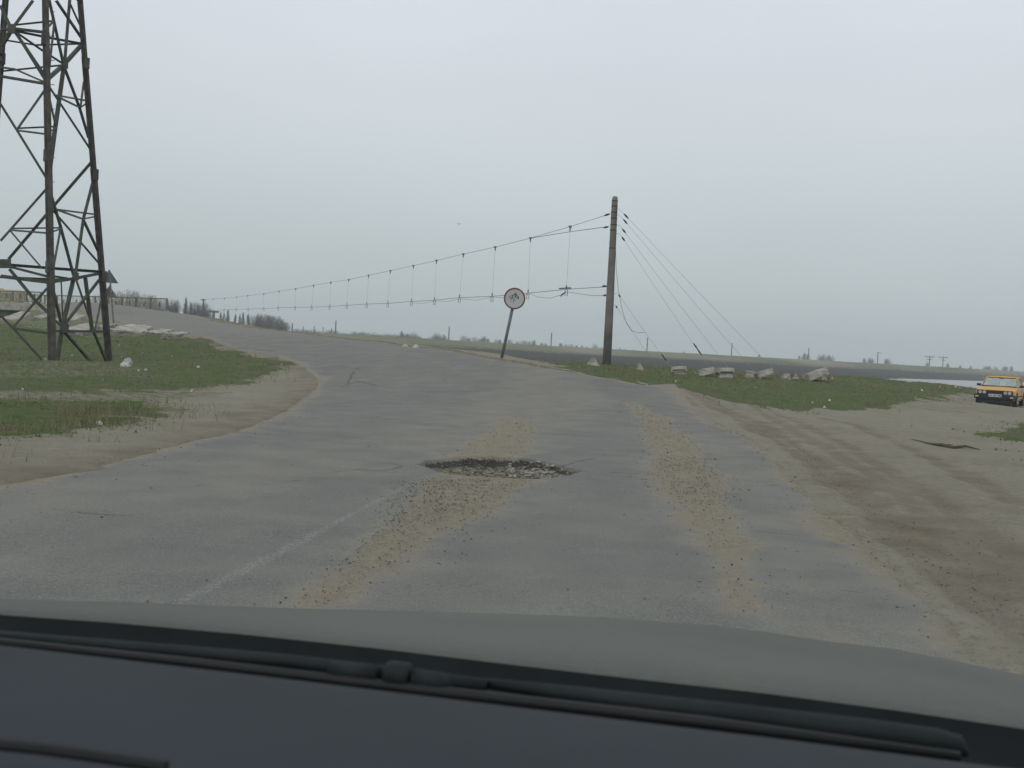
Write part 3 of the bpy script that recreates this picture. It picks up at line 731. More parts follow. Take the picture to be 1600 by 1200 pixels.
# leg directions from two sight lines, the far pair by symmetry about the tower's axis
def on_plane_corner(u, v, p0):
    """corner leg leans towards the axis: the point of the vertical plane through leg foot and axis"""
    c = ctr - p0; n = np.array([-c[1], c[0], 0.0]); return at_plane(u, v, p0, n)
def leg_line(p0, px):
    q0 = on_plane_corner(px[0], px[1], p0); return q0
topA = leg_line(pyA, (69, 0)); topB = leg_line(pyB, (127, 0))
rA = np.linalg.norm((topA - pyA)[:2]) / np.linalg.norm((ctr - pyA)[:2]) / (topA[2] - pyA[2])
rB = np.linalg.norm((topB - pyB)[:2]) / np.linalg.norm((ctr - pyB)[:2]) / (topB[2] - pyB[2])
print('pylon taper per metre', rA, rB, 'height', topA[2], topB[2], 'feet', pyA, pyB, pyC, pyD)
def axis_dir(p0, rate):
    c = (ctr - p0)[:2]; return np.array([c[0] * rate, c[1] * rate, 1.0])
dirs = {'A': (topA - pyA) / (topA[2] - pyA[2]), 'B': (topB - pyB) / (topB[2] - pyB[2]), 'C': axis_dir(pyC, rA), 'D': axis_dir(pyD, rB)}
feet = {'A': pyA, 'B': pyB, 'C': pyC, 'D': pyD}
pyl = empty('lattice_pylon', (ctr[0], ctr[1], H1(ctr[0], ctr[1])))
tag(pyl, 'tall dark steel lattice electricity pylon standing on the left grass', 'pylon')
pl0 = tuple(pyl.location)
def pb(mb, name, mat):
    o = MB(); o.v = [(x - pl0[0], y - pl0[1], z - pl0[2]) for x, y, z in mb.v]; o.f = mb.f
    return o.build(name, mat, pyl)
TOPH = 17.0
for kk in 'ABCD':
    f0 = feet[kk]; d = dirs[kk]; g = H1(f0[0], f0[1])
    a = f0 + d * (g - 0.3 - f0[2]); mb = MB()
    inn = Vector(((ctr - f0)[0], (ctr - f0)[1], 0)).normalized()
    segs = [g - 0.3, 3.2, 7.0, 11.0, TOPH]
    for i in range(4):
        wdt = (0.160, 0.150, 0.14, 0.13)[i]
        mb.angle(f0 + d * (segs[i] - f0[2]), f0 + d * (segs[i + 1] + (0.12 if i < 3 else 0) - f0[2]), wdt, 0.022 + 0.004 * i, inn)
        mb.angle(f0 + d * (segs[i] - f0[2]), f0 + d * (segs[i + 1] + (0.12 if i < 3 else 0) - f0[2]), wdt, 0.020 + 0.004 * i, Vector((inn.y, -inn.x, 0)))
    for zz_ in (3.15, 6.9, 10.9):                               # splice plates
        c = V3(f0 + d * (zz_ - f0[2])); mb.box(c, (0.175, 0.175, 0.40), Matrix.Rotation(math.atan2(inn.y, inn.x), 3, 'Z'))
    pb(mb, 'leg', M['steel_leg'])
    ft = MB().box((f0[0], f0[1], g - 0.09), (0.4, 0.4, 0.30)); pb(ft, 'footing', M['conc_dark'])
def facen(p, q_):
    a, b = feet[p], feet[q_]; da = dirs[p]; n = np.cross(b - a, da); n /= np.linalg.norm(n)
    return a, n
FACE = {'AB': facen('A', 'B'), 'AC': facen('A', 'C'), 'BD': facen('B', 'D'), 'CD': facen('C', 'D')}
def brace(face, pts, wd, mat='steel', off=0.0):
    p0, n = FACE[face]; nn_ = V3(n)
    if (nn_.x * (ctr[0] - p0[0]) + nn_.y * (ctr[1] - p0[1])) < 0: nn_ = -nn_      # point inward
    P = [at_plane(u, v, p0, n) + np.array(nn_) * (0.02 + off) for u, v in pts]
    mb = MB()
    for a, b in zip(P[:-1], P[1:]):
        mb.angle(a, b, wd, 0.012, nn_)
    pb(mb, 'brace', M[mat])
T, N_, K = 0.055, 0.080, 0.11
BR = [('AC', [(0, 8), (16, 42)], K), ('AC', [(51, 0), (20, 42)], K), ('AC', [(0, 71), (16, 45)], K), ('AC', [(20, 45), (72, 122)], K),
      ('AC', [(18, 43), (68, 49)], N_), ('AC', [(0, 44), (18, 46)], N_), ('BD', [(20, 40), (86, 33)], T), ('AB', [(86, 33), (74, 46)], T),
      ('BD', [(20, 48), (75, 59), (129, 69)], N_), ('BD', [(8, 63), (57, 71), (129, 69)], T), ('BD', [(22, 48), (68, 80), (101, 101)], N_),
      ('BD', [(24, 50), (70, 124), (142, 234)], N_), ('BD', [(0, 112), (101, 102)], T), ('AC', [(0, 118), (71, 130)], N_), ('AC', [(0, 104), (22, 107), (70, 128)], T),
      ('AB', [(90, -20), (90, 0), (129, 58)], N_), ('AB', [(129, 72), (102, 102), (74, 127)], K), ('AB', [(76, -20), (80, 0), (102, 100)], N_), ('AB', [(114, -20), (112, 0), (104, 100)], N_),
      ('AB', [(112, 5), (127, 38)], T), ('AB', [(87, 34), (78, 118)], T), ('AB', [(103, 104), (127, 168), (141, 215)], N_), ('AB', [(103, 106), (97, 150), (90, 200), (79, 285)], K),
      ('AB', [(77, 140), (90, 198)], T), ('AB', [(87, 148), (137, 157)], T), ('AB', [(88, 149), (127, 168), (138, 160)], T), ('AB', [(133, 128), (128, 168)], T),
      ('AC', [(25, 202), (70, 138)], T), ('AC', [(0, 162), (25, 202), (73, 280)], N_), ('BD', [(25, 201), (90, 198)], T), ('AC', [(26, 203), (72, 209)], T), ('AB', [(76, 208), (90, 199)], T),
      ('BD', [(143, 254), (105, 298), (14, 405)], K), ('AC', [(74, 292), (0, 376)], N_), ('AB', [(79, 290), (97, 350), (118, 429)], N_), ('BD', [(80, 325), (159, 416)], N_),
      ('AB', [(147, 287), (133, 342), (121, 428)], N_), ('AB', [(133, 343), (156, 392)], N_), ('AB', [(90, 327), (152, 335)], T), ('AB', [(90, 327), (132, 342), (152, 338)], T),
      ('BD', [(18, 357), (97, 356)], T), ('AC', [(15, 359), (77, 364)], T), ('AB', [(78, 364), (98, 357)], T), ('AC', [(15, 360), (64, 418)], T), ('AB', [(97, 360), (86, 420)], T),
      ('BD', [(5, 413), (80, 419), (162, 425)], K), ('AC', [(17, 417), (75, 432)], N_), ('BD', [(75, 430), (118, 437)], N_), ('BD', [(0, 433), (105, 437)], N_),
      ('AC', [(0, 431), (40, 436), (80, 441)], K), ('AB', [(78, 441), (118, 435), (163, 426)], K),
      ('AC', [(14, 420), (55, 470), (76, 490)], K), ('BD', [(76, 490), (101, 514)], N_), ('AC', [(73, 450), (20, 511)], N_), ('AB', [(84, 443), (99, 504)], N_), ('BD', [(96, 438), (99, 506)], T),
      ('AB', [(118, 437), (101, 512), (92, 567)], K), ('AB', [(158, 437), (103, 508)], N_), ('BD', [(120, 438), (148, 518)], N_), ('AB', [(137, 433), (148, 517)], K), ('AB', [(160, 469), (150, 517)], T),
      ('AC', [(20, 513), (78, 521)], N_), ('AB', [(78, 517), (168, 518)], N_), ('AC', [(3, 496), (20, 513), (67, 565)], N_), ('AB', [(102, 516), (152, 573)], N_), ('AB', [(149, 518), (171, 571)], N_)]
for i, b in enumerate(BR):
    brace(b[0], b[1], b[2], 'steel_thin' if b[2] == T else 'steel', 0.004 * (i % 5))
def gus(face, c, w_, h_):
    p0, n = FACE[face]; P = [V3(at_plane(c[0] + a * w_ / 2, c[1] + b * h_ / 2, p0, n)) for a, b in ((-1, -1), (1, -1), (1, 1), (-1, 1))]
    k_ = V3(n) * 0.015
    pb(MB().add([p - k_ for p in P] + [p + k_ for p in P], [(3, 2, 1, 0), (4, 5, 6, 7), (0, 1, 5, 4), (1, 2, 6, 5), (2, 3, 7, 6), (3, 0, 4, 7)]), 'gusset_plate', M['steel'])
for f_, c_, w_, h_ in (('AC', (18, 45), 13, 15), ('AC', (7, 412), 20, 14), ('AB', (102, 103), 8, 9), ('AB', (118, 432), 9, 12), ('AB', (101, 513), 12, 14)):
    gus(f_, c_, w_, h_)
def lp(k_, z): return feet[k_] + dirs[k_] * (z - feet[k_][2])
for (a, b) in (('C', 'D'),):                                   # the hidden face: plain crossed panels
    for z0, z1 in ((0.4, 3.0), (3.0, 7.0), (7.0, 11.0)):
        n_ = V3(FACE['CD'][1])
        for p, q_ in ((lp(a, z0), lp(b, z1)), (lp(b, z0), lp(a, z1)), (lp(a, z1), lp(b, z1))):
            pb(MB().angle(p, q_, 0.08, 0.012, n_), 'brace', M['steel'])
for (a, b) in (('A', 'B'), ('A', 'C'), ('B', 'D'), ('C', 'D')):  # upper body above the frame
    for z0, z1 in ((13.0, 15.0), (15.0, 17.0)):
        n_ = V3(FACE[a + b][1])
        for p, q_ in ((lp(a, z0), lp(b, z1)), (lp(b, z0), lp(a, z1))):
            pb(MB().angle(p, q_, 0.07, 0.012, n_), 'brace', M['steel'])
for v in range(-20, 560, 38):                                  # step bolts on the near leg
    c = V3(on_plane_corner(80 if v > 400 else 76, v, pyA)); pb(MB().box(c + Vector((0.12, 0.0, 0)), (0.16, 0.02, 0.02)), 'step_bolt', M['steel_thin'])

# ------------------------------------------------------------------ suspended cable, end pole and guys
PB = at(948, 572, 42.0); PT = at(961, 307, 42.2)
pg = H1(PB[0], PB[1])
FARP = at(300, 486, 215.0)
pole = empty('utility_pole', (PB[0], PB[1], pg))
tag(pole, 'tall weathered round pole with steel bands that ends the suspended cable', 'pole')
o0 = V3(pole.location)
foot_ = Vector((PB[0], PB[1], pg - 0.3)); tip = V3(PT)
ax = (tip - foot_)
def pax(t): return foot_ + ax * t
MB().tube([pax(0) - o0, pax(0.3) - o0, pax(0.7) - o0, pax(0.965) - o0, pax(0.99) - o0, pax(1) - o0], [0.185, 0.175, 0.145, 0.128, 0.12, 0.085], 14).build('shaft', M['wood'], pole, True)
for v in (314, 322, 331, 340, 350, 358, 385, 437, 445, 455, 490, 517, 547):
    t = (572 - v) / 265.0
    MB().tube([pax(t) - o0 - Vector((0, 0, 0.022)), pax(t) - o0 + Vector((0, 0, 0.022))], 0.187 - 0.055 * t, 12).build('band', M['ins'], pole)
MB().tube([pax((572 - v) / 265.0) - o0 + Vector((0.165 - 0.05 * (572 - v) / 265, -0.05, 0)) for v in (392, 470, 548)], 0.012, 5).build('earth_wire', M['wire'], pole)
# vertical plane of the span
dsp = np.array([FARP[0] - PB[0], FARP[1] - PB[1], 0]); npl = np.array([-dsp[1], dsp[0], 0]) / np.linalg.norm(dsp)
def sp(u, v): return V3(at_plane(u, v, PB, npl))
HG = [(891, 354, 885, 452), (829, 372, 825, 458), (774, 386, 769, 463), (724, 397, 718, 465), (682, 407, 679, 469), (646, 415, 643, 471), (610, 423, 606, 474),
      (576, 430, 573, 475), (545, 437, 542, 477), (517, 441, 515, 479), (490, 446, 487, 480), (462, 451, 461, 480), (436, 455, 435, 481), (412, 459, 412, 482),
      (387, 462, 388, 483), (370, 464, 369, 483), (351, 466, 350, 484), (333, 467, 333, 485), (318, 468, 318, 485)]
susp = empty('suspended_cable', (PB[0], PB[1], pg))
tag(susp, 'two level suspended cable with wire hangers crossing the river to the left', 'cable')
def sb_(mb, name, mat, par=susp):
    o = MB(); o.v = [tuple(Vector(p) - o0) for p in mb.v]; o.f = mb.f
    return o.build(name, mat, par)
def wr(D): return 0.0085 + 0.00006 * D
top1 = [sp(954, 334)] + [sp(a, b) for a, b, _, _ in HG]
low = [sp(948, 448)] + [sp(c, d) for _, _, c, d in HG]
sb_(MB().tube(top1, [wr(p.y) for p in top1], 5), 'upper_cable', M['wire'])
t2 = [sp(951, 354), sp(891, 362), sp(829, 372)]
sb_(MB().tube(t2, 0.014, 5), 'upper_cable', M['wire'])
sb_(MB().tube(low, [wr(p.y) * 1.25 for p in low], 5), 'lower_cable', M['wire'])
sg = [sp(948, 461), sp(925, 462), sp(905, 459), sp(884, 456), sp(876, 461), sp(860, 466), sp(840, 464), sp(828, 459), sp(800, 466), sp(770, 464), sp(745, 469), sp(718, 467), sp(700, 471), sp(680, 470), sp(660, 474), sp(643, 473)]
sb_(MB().tube(sg, [0.010] * len(sg), 5), 'slack_wire', M['wire'])
sb_(MB().tube([sp(884, 456), sp(880, 459), sp(876, 463)], [.02, .035, .02], 5), 'clamp', M['ins'])
sb_(MB().tube([sp(874, 451), sp(885, 450), sp(892, 450)], .03, 5), 'clamp', M['ins'])
for (a, b, c, d) in HG:
    p = sp(a, b); q_ = sp(c, d); D = p.y
    hmb = MB().tube([p, q_], 0.0035 + 0.000015 * D, 4)
    hmb.box(p, (0.14, 0.14, 0.06 + D * 0.0004)); hmb.box(p - Vector((0, 0, 0.12)), (0.06, 0.06, 0.16))
    k_ = 0.045 + D * 0.0002; lz = Vector((0, 0, -0.30)); dx = Vector((k_, 0, 0))
    hmb.tube([q_ + Vector((0, 0, 0.18)), q_ + Vector((0, 0, 0.02))], 0.03, 4)
    hmb.tube([q_ - dx, q_ - dx + lz, q_ + dx + lz, q_ + dx, q_ - dx], 0.012 + 0.00008 * D, 4)
    sb_(hmb, 'hanger', M['wire'])
for (u0, v0, u1, v1) in ((953, 334, 944, 337), (951, 354, 943, 356), (948, 447, 941, 447), (947, 461, 943, 462)):
    sb_(MB().tube([sp(u0, v0), sp((u0 + u1) / 2, (v0 + v1) / 2), sp(u1, v1)], [0.02, 0.05, 0.02], 6), 'strain_insulator', M['ins'])

# guy wires to the broken anchor blocks
GW = [((970, 329), (1228, 589, 38.5), 't'), ((970, 338), (1190, 584, 39), 't'), ((969, 353), (1150, 580, 39.5), 't'), ((969, 366), (1118, 579, 40), 'i'),
      ((965, 458), (1054, 577, 41), 'i'), ((961, 476), (1030, 576, 42), 't')]
gl = ['uppermost guy wire slanting right from the wooden pole', 'second highest guy wire right of the wooden pole', 'third highest guy wire right of the wooden pole',
      'fourth guy wire down right of the pole with black insulator near its foot', 'steeper low guy wire with black insulator from mid pole', 'lowest guy wire leaving the pole at mid height']
for i, (a, b, c) in enumerate(GW):
    A = V3(at(a[0], a[1], 42)); Bp = V3(at(b[0], b[1], b[2])); Bp.z = H1(Bp.x, Bp.y) + 0.02
    tt = (b[1] - a[1])
    Apole = pax(min(0.99, (572 - a[1] + 4) / 265.0)) + Vector((0.12, -0.03, 0))
    root = empty('guy_wire', Bp); tag(root, gl[i], 'guy wire', 'guy wires bracing the pole')
    L = lambda t: A.lerp(Bp, t) - Bp
    MB().tube([Apole - Bp, L(0), L(0.02)], 0.007, 4).build('wire', M['wire_pale'], root)
    MB().tube([L(0.02), L(0.25) - Vector((0, 0, .02)), L(0.5) - Vector((0, 0, 0.04)), L(0.75) - Vector((0, 0, .03)), L(1)], 0.006, 4).build('wire', M['wire_pale'], root)
    MB().tube([L(0.02), L(0.035), L(0.05)], [0.02, 0.045, 0.02], 6).build('insulator', M['ins'], root)
    if c == 'i':
        MB().tube([L(0.78), L(0.80), L(0.82), L(0.84), L(0.86)], [0.02, 0.035, 0.02, 0.035, 0.02], 6).build('insulator', M['ins'], root)
hw = [at(u, v, 41.8) for u, v in ((962, 388), (963, 420), (966, 452), (972, 484), (979, 505), (987, 517), (998, 520), (1009, 519))]
tag(MB().tube([V3(p) for p in hw], 0.009, 4).build('loose_wire', M['wire'], None, False, (float(hw[0][0]), float(hw[0][1]), float(hw[0][2]))), 'loose sagging wire dangling from the wooden pole beside the low guys', 'wire')

# ------------------------------------------------------------------ concrete blocks on the mound
def rock(name, V, F, label, cat, group, mat, loc, parent=None, rough=0.05, sub=2, seed=0):
    me = bpy.data.meshes.new(name); me.from_pydata([tuple(v) for v in V], [], F); me.materials.append(mat)
    bm = bmesh.new(); bm.from_mesh(me); bmesh.ops.recalc_face_normals(bm, faces=bm.faces)
    bmesh.ops.bevel(bm, geom=list(bm.edges), offset=rough * 0.5, segments=1, affect='EDGES')
    bmesh.ops.triangulate(bm, faces=bm.faces)
    for _ in range(sub): bmesh.ops.subdivide_edges(bm, edges=bm.edges, cuts=1, use_grid_fill=True)
    rnd = random.Random(seed)
    for v in bm.verts:
        n = Vector([rnd.uniform(-1, 1) for _ in range(3)]); v.co += n * rough * 0.36
    bm.to_mesh(me); bm.free()
    o = bpy.data.objects.new(name, me); COL.objects.link(o); o.location = loc
    if parent: o.parent = parent
    if label: tag(o, label, cat, group)
    return o
BOXF = [(0, 2, 3, 1), (4, 5, 7, 6), (0, 1, 5, 4), (2, 6, 7, 3), (0, 4, 6, 2), (1, 3, 7, 5)]
def frustum(w0, d0, w1, d1, h, sx_=0.0, tilt=0.0):
    vs = [(-w0 / 2, -d0 / 2, -.15), (w0 / 2, -d0 / 2, -.15), (-w0 / 2, d0 / 2, -.15), (w0 / 2, d0 / 2, -.15),
          (sx_ - w1 / 2, -d1 / 2, h + tilt), (sx_ + w1 / 2, -d1 / 2, h - tilt), (sx_ - w1 / 2, d1 / 2, h + tilt), (sx_ + w1 / 2, d1 / 2, h - tilt)]
    return vs
PXM = 40 / 1555.0
BL = [  # u centre, v base, width px, height px, top width frac, shift frac, tilt px, D, label
    (926, 572, 30, 15, 0.12, -0.02, 0, 37, 'pale pyramid of broken concrete just left of the wooden pole'),
    (1000, 577, 17, 10, 0.15, -0.10, 0, 39, 'low pale lump with slanted top between the pole and the first flat block'),
    (1061, 583, 24, 10, 0.72, 0.05, 0, 39.5, 'flat topped pale block, second piece right of the wooden pole'),
    (1101, 585, 28, 13, 0.55, 0.10, -2, 39.5, 'humped pale concrete slab with a raised right end'),
    (1132, 587, 26, 12, 0.92, 0, 1, 39.5, 'boxy concrete block with dark underside and pale lid'),
    (1171, 587, 16, 7, 0.8, 0.1, 1, 40, 'low pale slab left of the tilted wedge'),
    (1193, 587, 26, 12, 0.35, 0.22, -1, 40, 'tilted concrete wedge touching a low slab'),
    (1228, 588, 16, 4, 0.6, 0, 0, 40, 'flat sliver of pale concrete in the grass'),
    (1243, 588, 10, 8, 0.2, 0, 0, 40, 'small upright concrete shard left of the largest slab'),
    (1274, 590, 36, 14, 0.10, 0.25, 0, 40, 'largest tilted concrete slab, rising to the right'),
    (1288, 589, 8, 5, 0.5, 0, 0, 39, 'small pale rock leaning at the right end of the largest slab'),
    (1298, 589, 9, 4, 0.5, 0, 0, 40, 'last small pale rock at the right end of the block row')]
for i, (u, v, wp, hp, tf, sf, tl, D, lab) in enumerate(BL):
    p = at(u, v, D); z = H1(p[0], p[1]); s_ = D / 1555.0
    top_h = at(u, v - hp, D)[2] - z
    w_ = wp * s_ * 0.93; h_ = hp * s_ * 0.88; z = max(z - 0.06, float(p[2]) - 0.05)
    z += 0.06
    root = rock('concrete_block', frustum(w_, w_ * 0.7, w_ * tf, w_ * 0.7 * max(tf, 0.3), h_, w_ * sf, tl * s_), BOXF, lab, 'concrete block', 'broken concrete blocks on the mound', M['conc'], (p[0], p[1], z), None, 0.075, 2, i)
    root.rotation_euler = (0, R(-3 * (i % 3)), R(12 * math.sin(i * 2.1)))
    if i in (3, 6, 9):                                  # plain slabs lying tilted
        me_old = root.data; q_ = rock('concrete_block', frustum(w_ * 1.05, w_ * .8, w_ * 1.0, w_ * .75, h_ * (.42, .40, .50)[(3, 6, 9).index(i)]), BOXF, None, None, None, M['conc'], (0, 0, 0), None, 0.05, 2, i + 20)
        root.data = q_.data; bpy.data.objects.remove(q_); root.rotation_euler = (R(-8), R((-14, -20, -22)[(3, 6, 9).index(i)]), R(8)); root.location.z += h_ * .30
    if 'lid' in lab or 'flat topped' in lab:
        ld = rock('lid', frustum(w_ * 1.08, w_ * 0.8, w_ * 1.02, w_ * 0.7, 0.05), BOXF, None, None, None, M['conc'], (0, 0, h_ - 0.02), root, 0.03, 1, i + 40)
        gpz = MB().box((0, -w_ * 0.36, h_ * 0.52), (w_ * 0.86, 0.05, 0.045)).build('dark_strip', M['ins'], root)  # dark strip set across the front of the block
# white rubble lumps past the kerb
for i, (u, v, wp, hp, lab) in enumerate(((633, 544, 15, 5, 'left low white rubble lump on the river side of the kerb'), (650, 546, 14, 7, 'rounder right white rubble lump on the river side of the kerb'))):
    p = at(u, v, 42.3 - i * 1.2); z = H1(p[0], p[1]); z = min(z, p[2]); z = p[2] - 0.05
    rock('rubble_lump', frustum(wp * .027, .35, wp * .012, .15, at(u, v - hp, 42)[2] - z), BOXF, lab, 'rubble', 'white rubble lumps by the kerb', M['litter'], (p[0], p[1], z), None, 0.09, 2, i + 60)
# white crumpled lump by the pylon foot
p = hit(195, 572); rock('rubble_lump', frustum(0.42, .3, .14, .14, 0.24, 0.12), BOXF, 'crumpled white lump beside the right foot of the pylon', 'rubble', None, M['litter'], tuple(p), None, 0.12, 2, 70)

# slabs sliding down the embankment by the bridge
SL = [(24, 493, 30, 15, 70, 'long narrow slab leaning on the slope under the bridge edge'), (124, 511, 37, 13, 50, 'large pale slab on the slope seen between the pylon legs'), (205, 512, 58, 13, 51, 'long broken slab shelf below the road edge right of the pylon'),
      (246, 517, 28, 8, 49, 'smaller broken slab at the lower right end of the shelf'), (275, 520, 26, 6, 47, 'thin slab end where the shelf meets the road verge'),
      (68, 492, 16, 12, 66, 'white lump of rubble left of the near pylon leg'), (108, 496, 34, 12, 62, 'tumbled pale slabs under the road shoulder'), (160, 508, 12, 9, 54, 'small slab piece beside the right pylon leg')]
for i, (u, v, wp, hp, D, lab) in enumerate(SL):
    p = at(u, v, D); s_ = D / 1555.0; w_ = wp * s_; 
    tz = at(u, v - hp / 2, D + 2)[2]; bz = at(u, v + hp / 2, D)[2]
    vs = [(-w_ / 2, -.9, bz - p[2] - .25), (w_ / 2, -.8, bz - p[2] - .3), (-w_ * .38, 1.8, tz - p[2] - .3), (w_ * .3, 1.6, tz - p[2] - .35),
          (-w_ / 2, -.9, bz - p[2] + .05), (w_ / 2, -.8, bz - p[2]), (-w_ * .38, 1.8, tz - p[2]), (w_ * .3, 1.6, tz - p[2] - .05)]
    rock('concrete_slab', vs, BOXF, lab, 'concrete slab', 'broken slabs on the embankment', M['conc'], tuple(p), None, 0.10, 3, i + 80)

# ------------------------------------------------------------------ bridge with railings
bd = np.array([-0.83, 0.55, 0]); bd /= np.linalg.norm(bd); bn = np.array([0.55, 0.83, 0]); bn /= np.linalg.norm(bn)
B0 = np.array([-36.0, 77.0, 0]); BW = 10.0
zdeck = H1(-36.0, 77.0)
zfar = H1(-30.6, 85.1)
def bp(a, b, z): return V3(B0 + bd * a + bn * b + np.array([0, 0, z]))
brg = empty('bridge', bp(0, BW / 2, 0)); tag(brg, 'concrete road bridge leaving the frame behind the pylon', 'bridge')
bo = V3(brg.location)
def bbox(name, a0, a1, b0, b1, z0, z1, mat, par, o=None):
    o = o if o is not None else V3(par.location)
    vs = [bp(a, b, z) - o for z in (z0, z1) for b in (b0, b1) for a in (a0, a1)]
    return MB().add(vs, BOXF).build(name, mat, par)
DK = zdeck
bbox('deck', 0, 60, 0, BW, DK - 0.22, DK + 0.02, M['conc_dark'], brg)
bbox('edge_beam', -0.4, 60, -0.25, 0, DK - 0.50, DK + 0.10, M['conc'], brg)
bbox('edge_beam', 0, 60, BW, BW + .25, DK - 0.50, DK + 0.10, M['conc'], brg)
for k in range(6):
    bbox('girder', 0.6, 60, 0.5 + k * 1.7, 0.95 + k * 1.7, DK - 1.0, DK - 0.225, M['conc_dark'], brg)
bbox('abutment', -0.5, 0.55, 0.05, BW, DK - 3.6, DK - 0.23, M['conc_dark'], brg)
for a in (5.5, 9.5, 20, 34, 48):
    for b in (1.2, 4.8, 8.4):
        bbox('pier', a, a + .5, b, b + .5, -1.5, DK - 1.003, M['conc_dark'], brg)
    bbox('pier_cap', a - .1, a + .6, .6, 9.4, DK - 1.3, DK - 1.004, M['conc_dark'], brg)
def railing(pts, zs, h, label, gate=2.0):
    L = resample(pts, 0.22); n = len(L)
    zz = np.interp(np.linspace(0, 1, n), np.linspace(0, 1, len(zs)), zs)
    root = empty('bridge_railing', (L[0][0], L[0][1], zz[0])); tag(root, label, 'railing', 'railings of the bridge')
    o = V3(root.location)
    P = [Vector((L[i][0], L[i][1], zz[i])) - o for i in range(n)]
    MB().tube([p + Vector((0, 0, h)) for p in P[::4] + [P[-1]]], 0.045, 5).build('top_rail', M['rail'], root)
    MB().tube([p + Vector((0, 0, 0.18)) for p in P[::4] + [P[-1]]], 0.03, 5).build('bottom_rail', M['rail'], root)
    for i in range(0, n, 9):
        MB().box(P[i] + Vector((0, 0, h / 2)), (0.11, 0.11, h)).build('post', M['rail'], root)
        MB().box(P[i] + Vector((0, 0, 0.08)), (0.3, 0.2, 0.16)).build('post_base', M['rail_pale'], root)
    b = MB(); c = MB()
    for i in range(n):
        if i % 9: b.box(P[i] + Vector((0, 0, 0.18 + (h - .18) / 2)), (0.032, 0.032, h - 0.2))
        if i % 9 == 4 and i + 1 < n: c.box(P[i] + Vector((0, 0, 0.62)), (0.12, 0.06, 0.34))
        if (i % 9 == 8 or i == n - 1) and b.v:
            pn = b.build('baluster_panel', M['rail_pale'], root); b = MB()
            if c.v: c.build('ornament', M['rail'], pn); c = MB()
fr = [(-28.0, 81.8), (-30.4, 85.4), tuple((B0 + bd * 55 + bn * (BW - .2))[:2])]
railing([(-29.6, 84.6), tuple((B0 + bd * 1 + bn * (BW - .2))[:2]), tuple((B0 + bd * 55 + bn * (BW - .2))[:2])], [zfar + .05, DK + .1, DK + .1], 1.15, 'long rusty bridge railing on the far side of the road')
nrp = [tuple((B0 + bd * 1.4 + bn * .1)[:2]), tuple((B0 + bd * 55 + bn * .1)[:2])]
railing(nrp, [DK + .05, DK + .1], 0.95, 'near side bridge railing in front of the yellow bus')

# yellow bus beyond the bridge
bz = 3.0
bus = empty('yellow_bus', (-79.8, 150, bz)); tag(bus, 'yellow bus with a dark window band behind the bridge railing', 'bus')
M['yellow'] = simple('dull_yellow_paint', (0.34, 0.31, 0.12), 0.5, 0.15, 1.0)
M['glass_dark'] = simple('dark_glass', (0.03, 0.035, 0.04), 0.15, 0.1, 1.0, spec=.6)
M['rubber'] = simple('tyre_rubber', (0.03, 0.03, 0.03), 0.85, 0.2, 4)
mb = MB(); prof = [(-1.2, .35), (-1.25, .9), (-1.22, 2.4), (-1.0, 2.85), (1.0, 2.85), (1.22, 2.4), (1.25, .9), (1.2, .35)]
mb.add([(-5.5, y, z) for y, z in prof] + [(5.5, y, z) for y, z in prof], [tuple(reversed(range(8))), tuple(range(8, 16))] + [(i, (i + 1) % 8, 8 + (i + 1) % 8, 8 + i) for i in range(8)])
mb.build('body', M['yellow'], bus, bevel=0.12)
for k in range(7):
    MB().box((-4.7 + k * 1.5, -1.262, 1.9), (1.32, 0.03, 0.8)).build('window', M['glass_dark'], bus)
MB().box((5.52, 0, 1.85), (0.03, 2.0, 1.1)).build('windscreen', M['glass_dark'], bus)
MB().box((1.5, 0, 2.92), (1.8, 1.2, .2)).build('roof_hatch', M['yellow'], bus)
for x in (-3.4, 3.4):
    for y in (-1.1, 1.1):
        MB().tube([(x, y - .13, .48), (x, y + .13, .48)], .48, 16).build('wheel', M['rubber'], bus)

# ------------------------------------------------------------------ road signs
p0 = at(782, 563, 32.3); g0 = H1(p0[0], p0[1]); pc = V3(at(804, 466.5, 32.0))
sg_ = empty('round_road_sign', (p0[0], p0[1], min(g0, p0[2]))); tag(sg_, 'leaning round sign with a dark red rim and black scribbles at the kerb', 'road sign')
so_ = V3(sg_.location)
base = V3(at(781, 566, 32.3)) - Vector((0, 0, 0.2)) - so_; head = pc - so_
dirp = (head - base).normalized()
MB().tube([base, head + Vector((0, 0.06, 0)) + dirp * 0.1], 0.052, 10).build('post', M['post'], sg_, True)
fwd = Vector((-0.02, -1, 0.0)).normalized()
fx_ = fwd.cross(Vector((0, 0, 1))).normalized() * -1; fz_ = Vector((0, 0, 1))
def disc(r0, r1, t0, t1, n=40, c=head):
    mb = MB(); ring = lambda r, t: [c + fx_ * r * math.cos(6.28318 * i / n) + fz_ * r * math.sin(6.28318 * i / n) + fwd * t for i in range(n)]
    if r0 <= 0:
        v = ring(r1, t0) + ring(r1, t1); f = [tuple(range(n)), tuple(range(n, 2 * n))] + [(i, (i + 1) % n, n + (i + 1) % n, n + i) for i in range(n)]
    else:
        v = ring(r0, t0) + ring(r1, t0) + ring(r1, t1) + ring(r0, t1)
        f = [(a * n + i, a * n + (i + 1) % n, ((a + 1) % 4) * n + (i + 1) % n, ((a + 1) % 4) * n + i) for a in range(4) for i in range(n)]
    return mb.add(v, f)
RS = 16.8 * 32 / 1555
disc(0, RS * 0.88, 0.0, 0.016).build('sign_face', M['sign_white'], sg_)
disc(RS * 0.868, RS, -0.012, 0.024).build('rim', M['sign_red'], sg_)
mb = MB()
def stroke(pts, r): mb.tube([head + fx_ * (x * RS) + fz_ * (y * RS) + fwd * 0.019 for x, y in pts], r, 4)
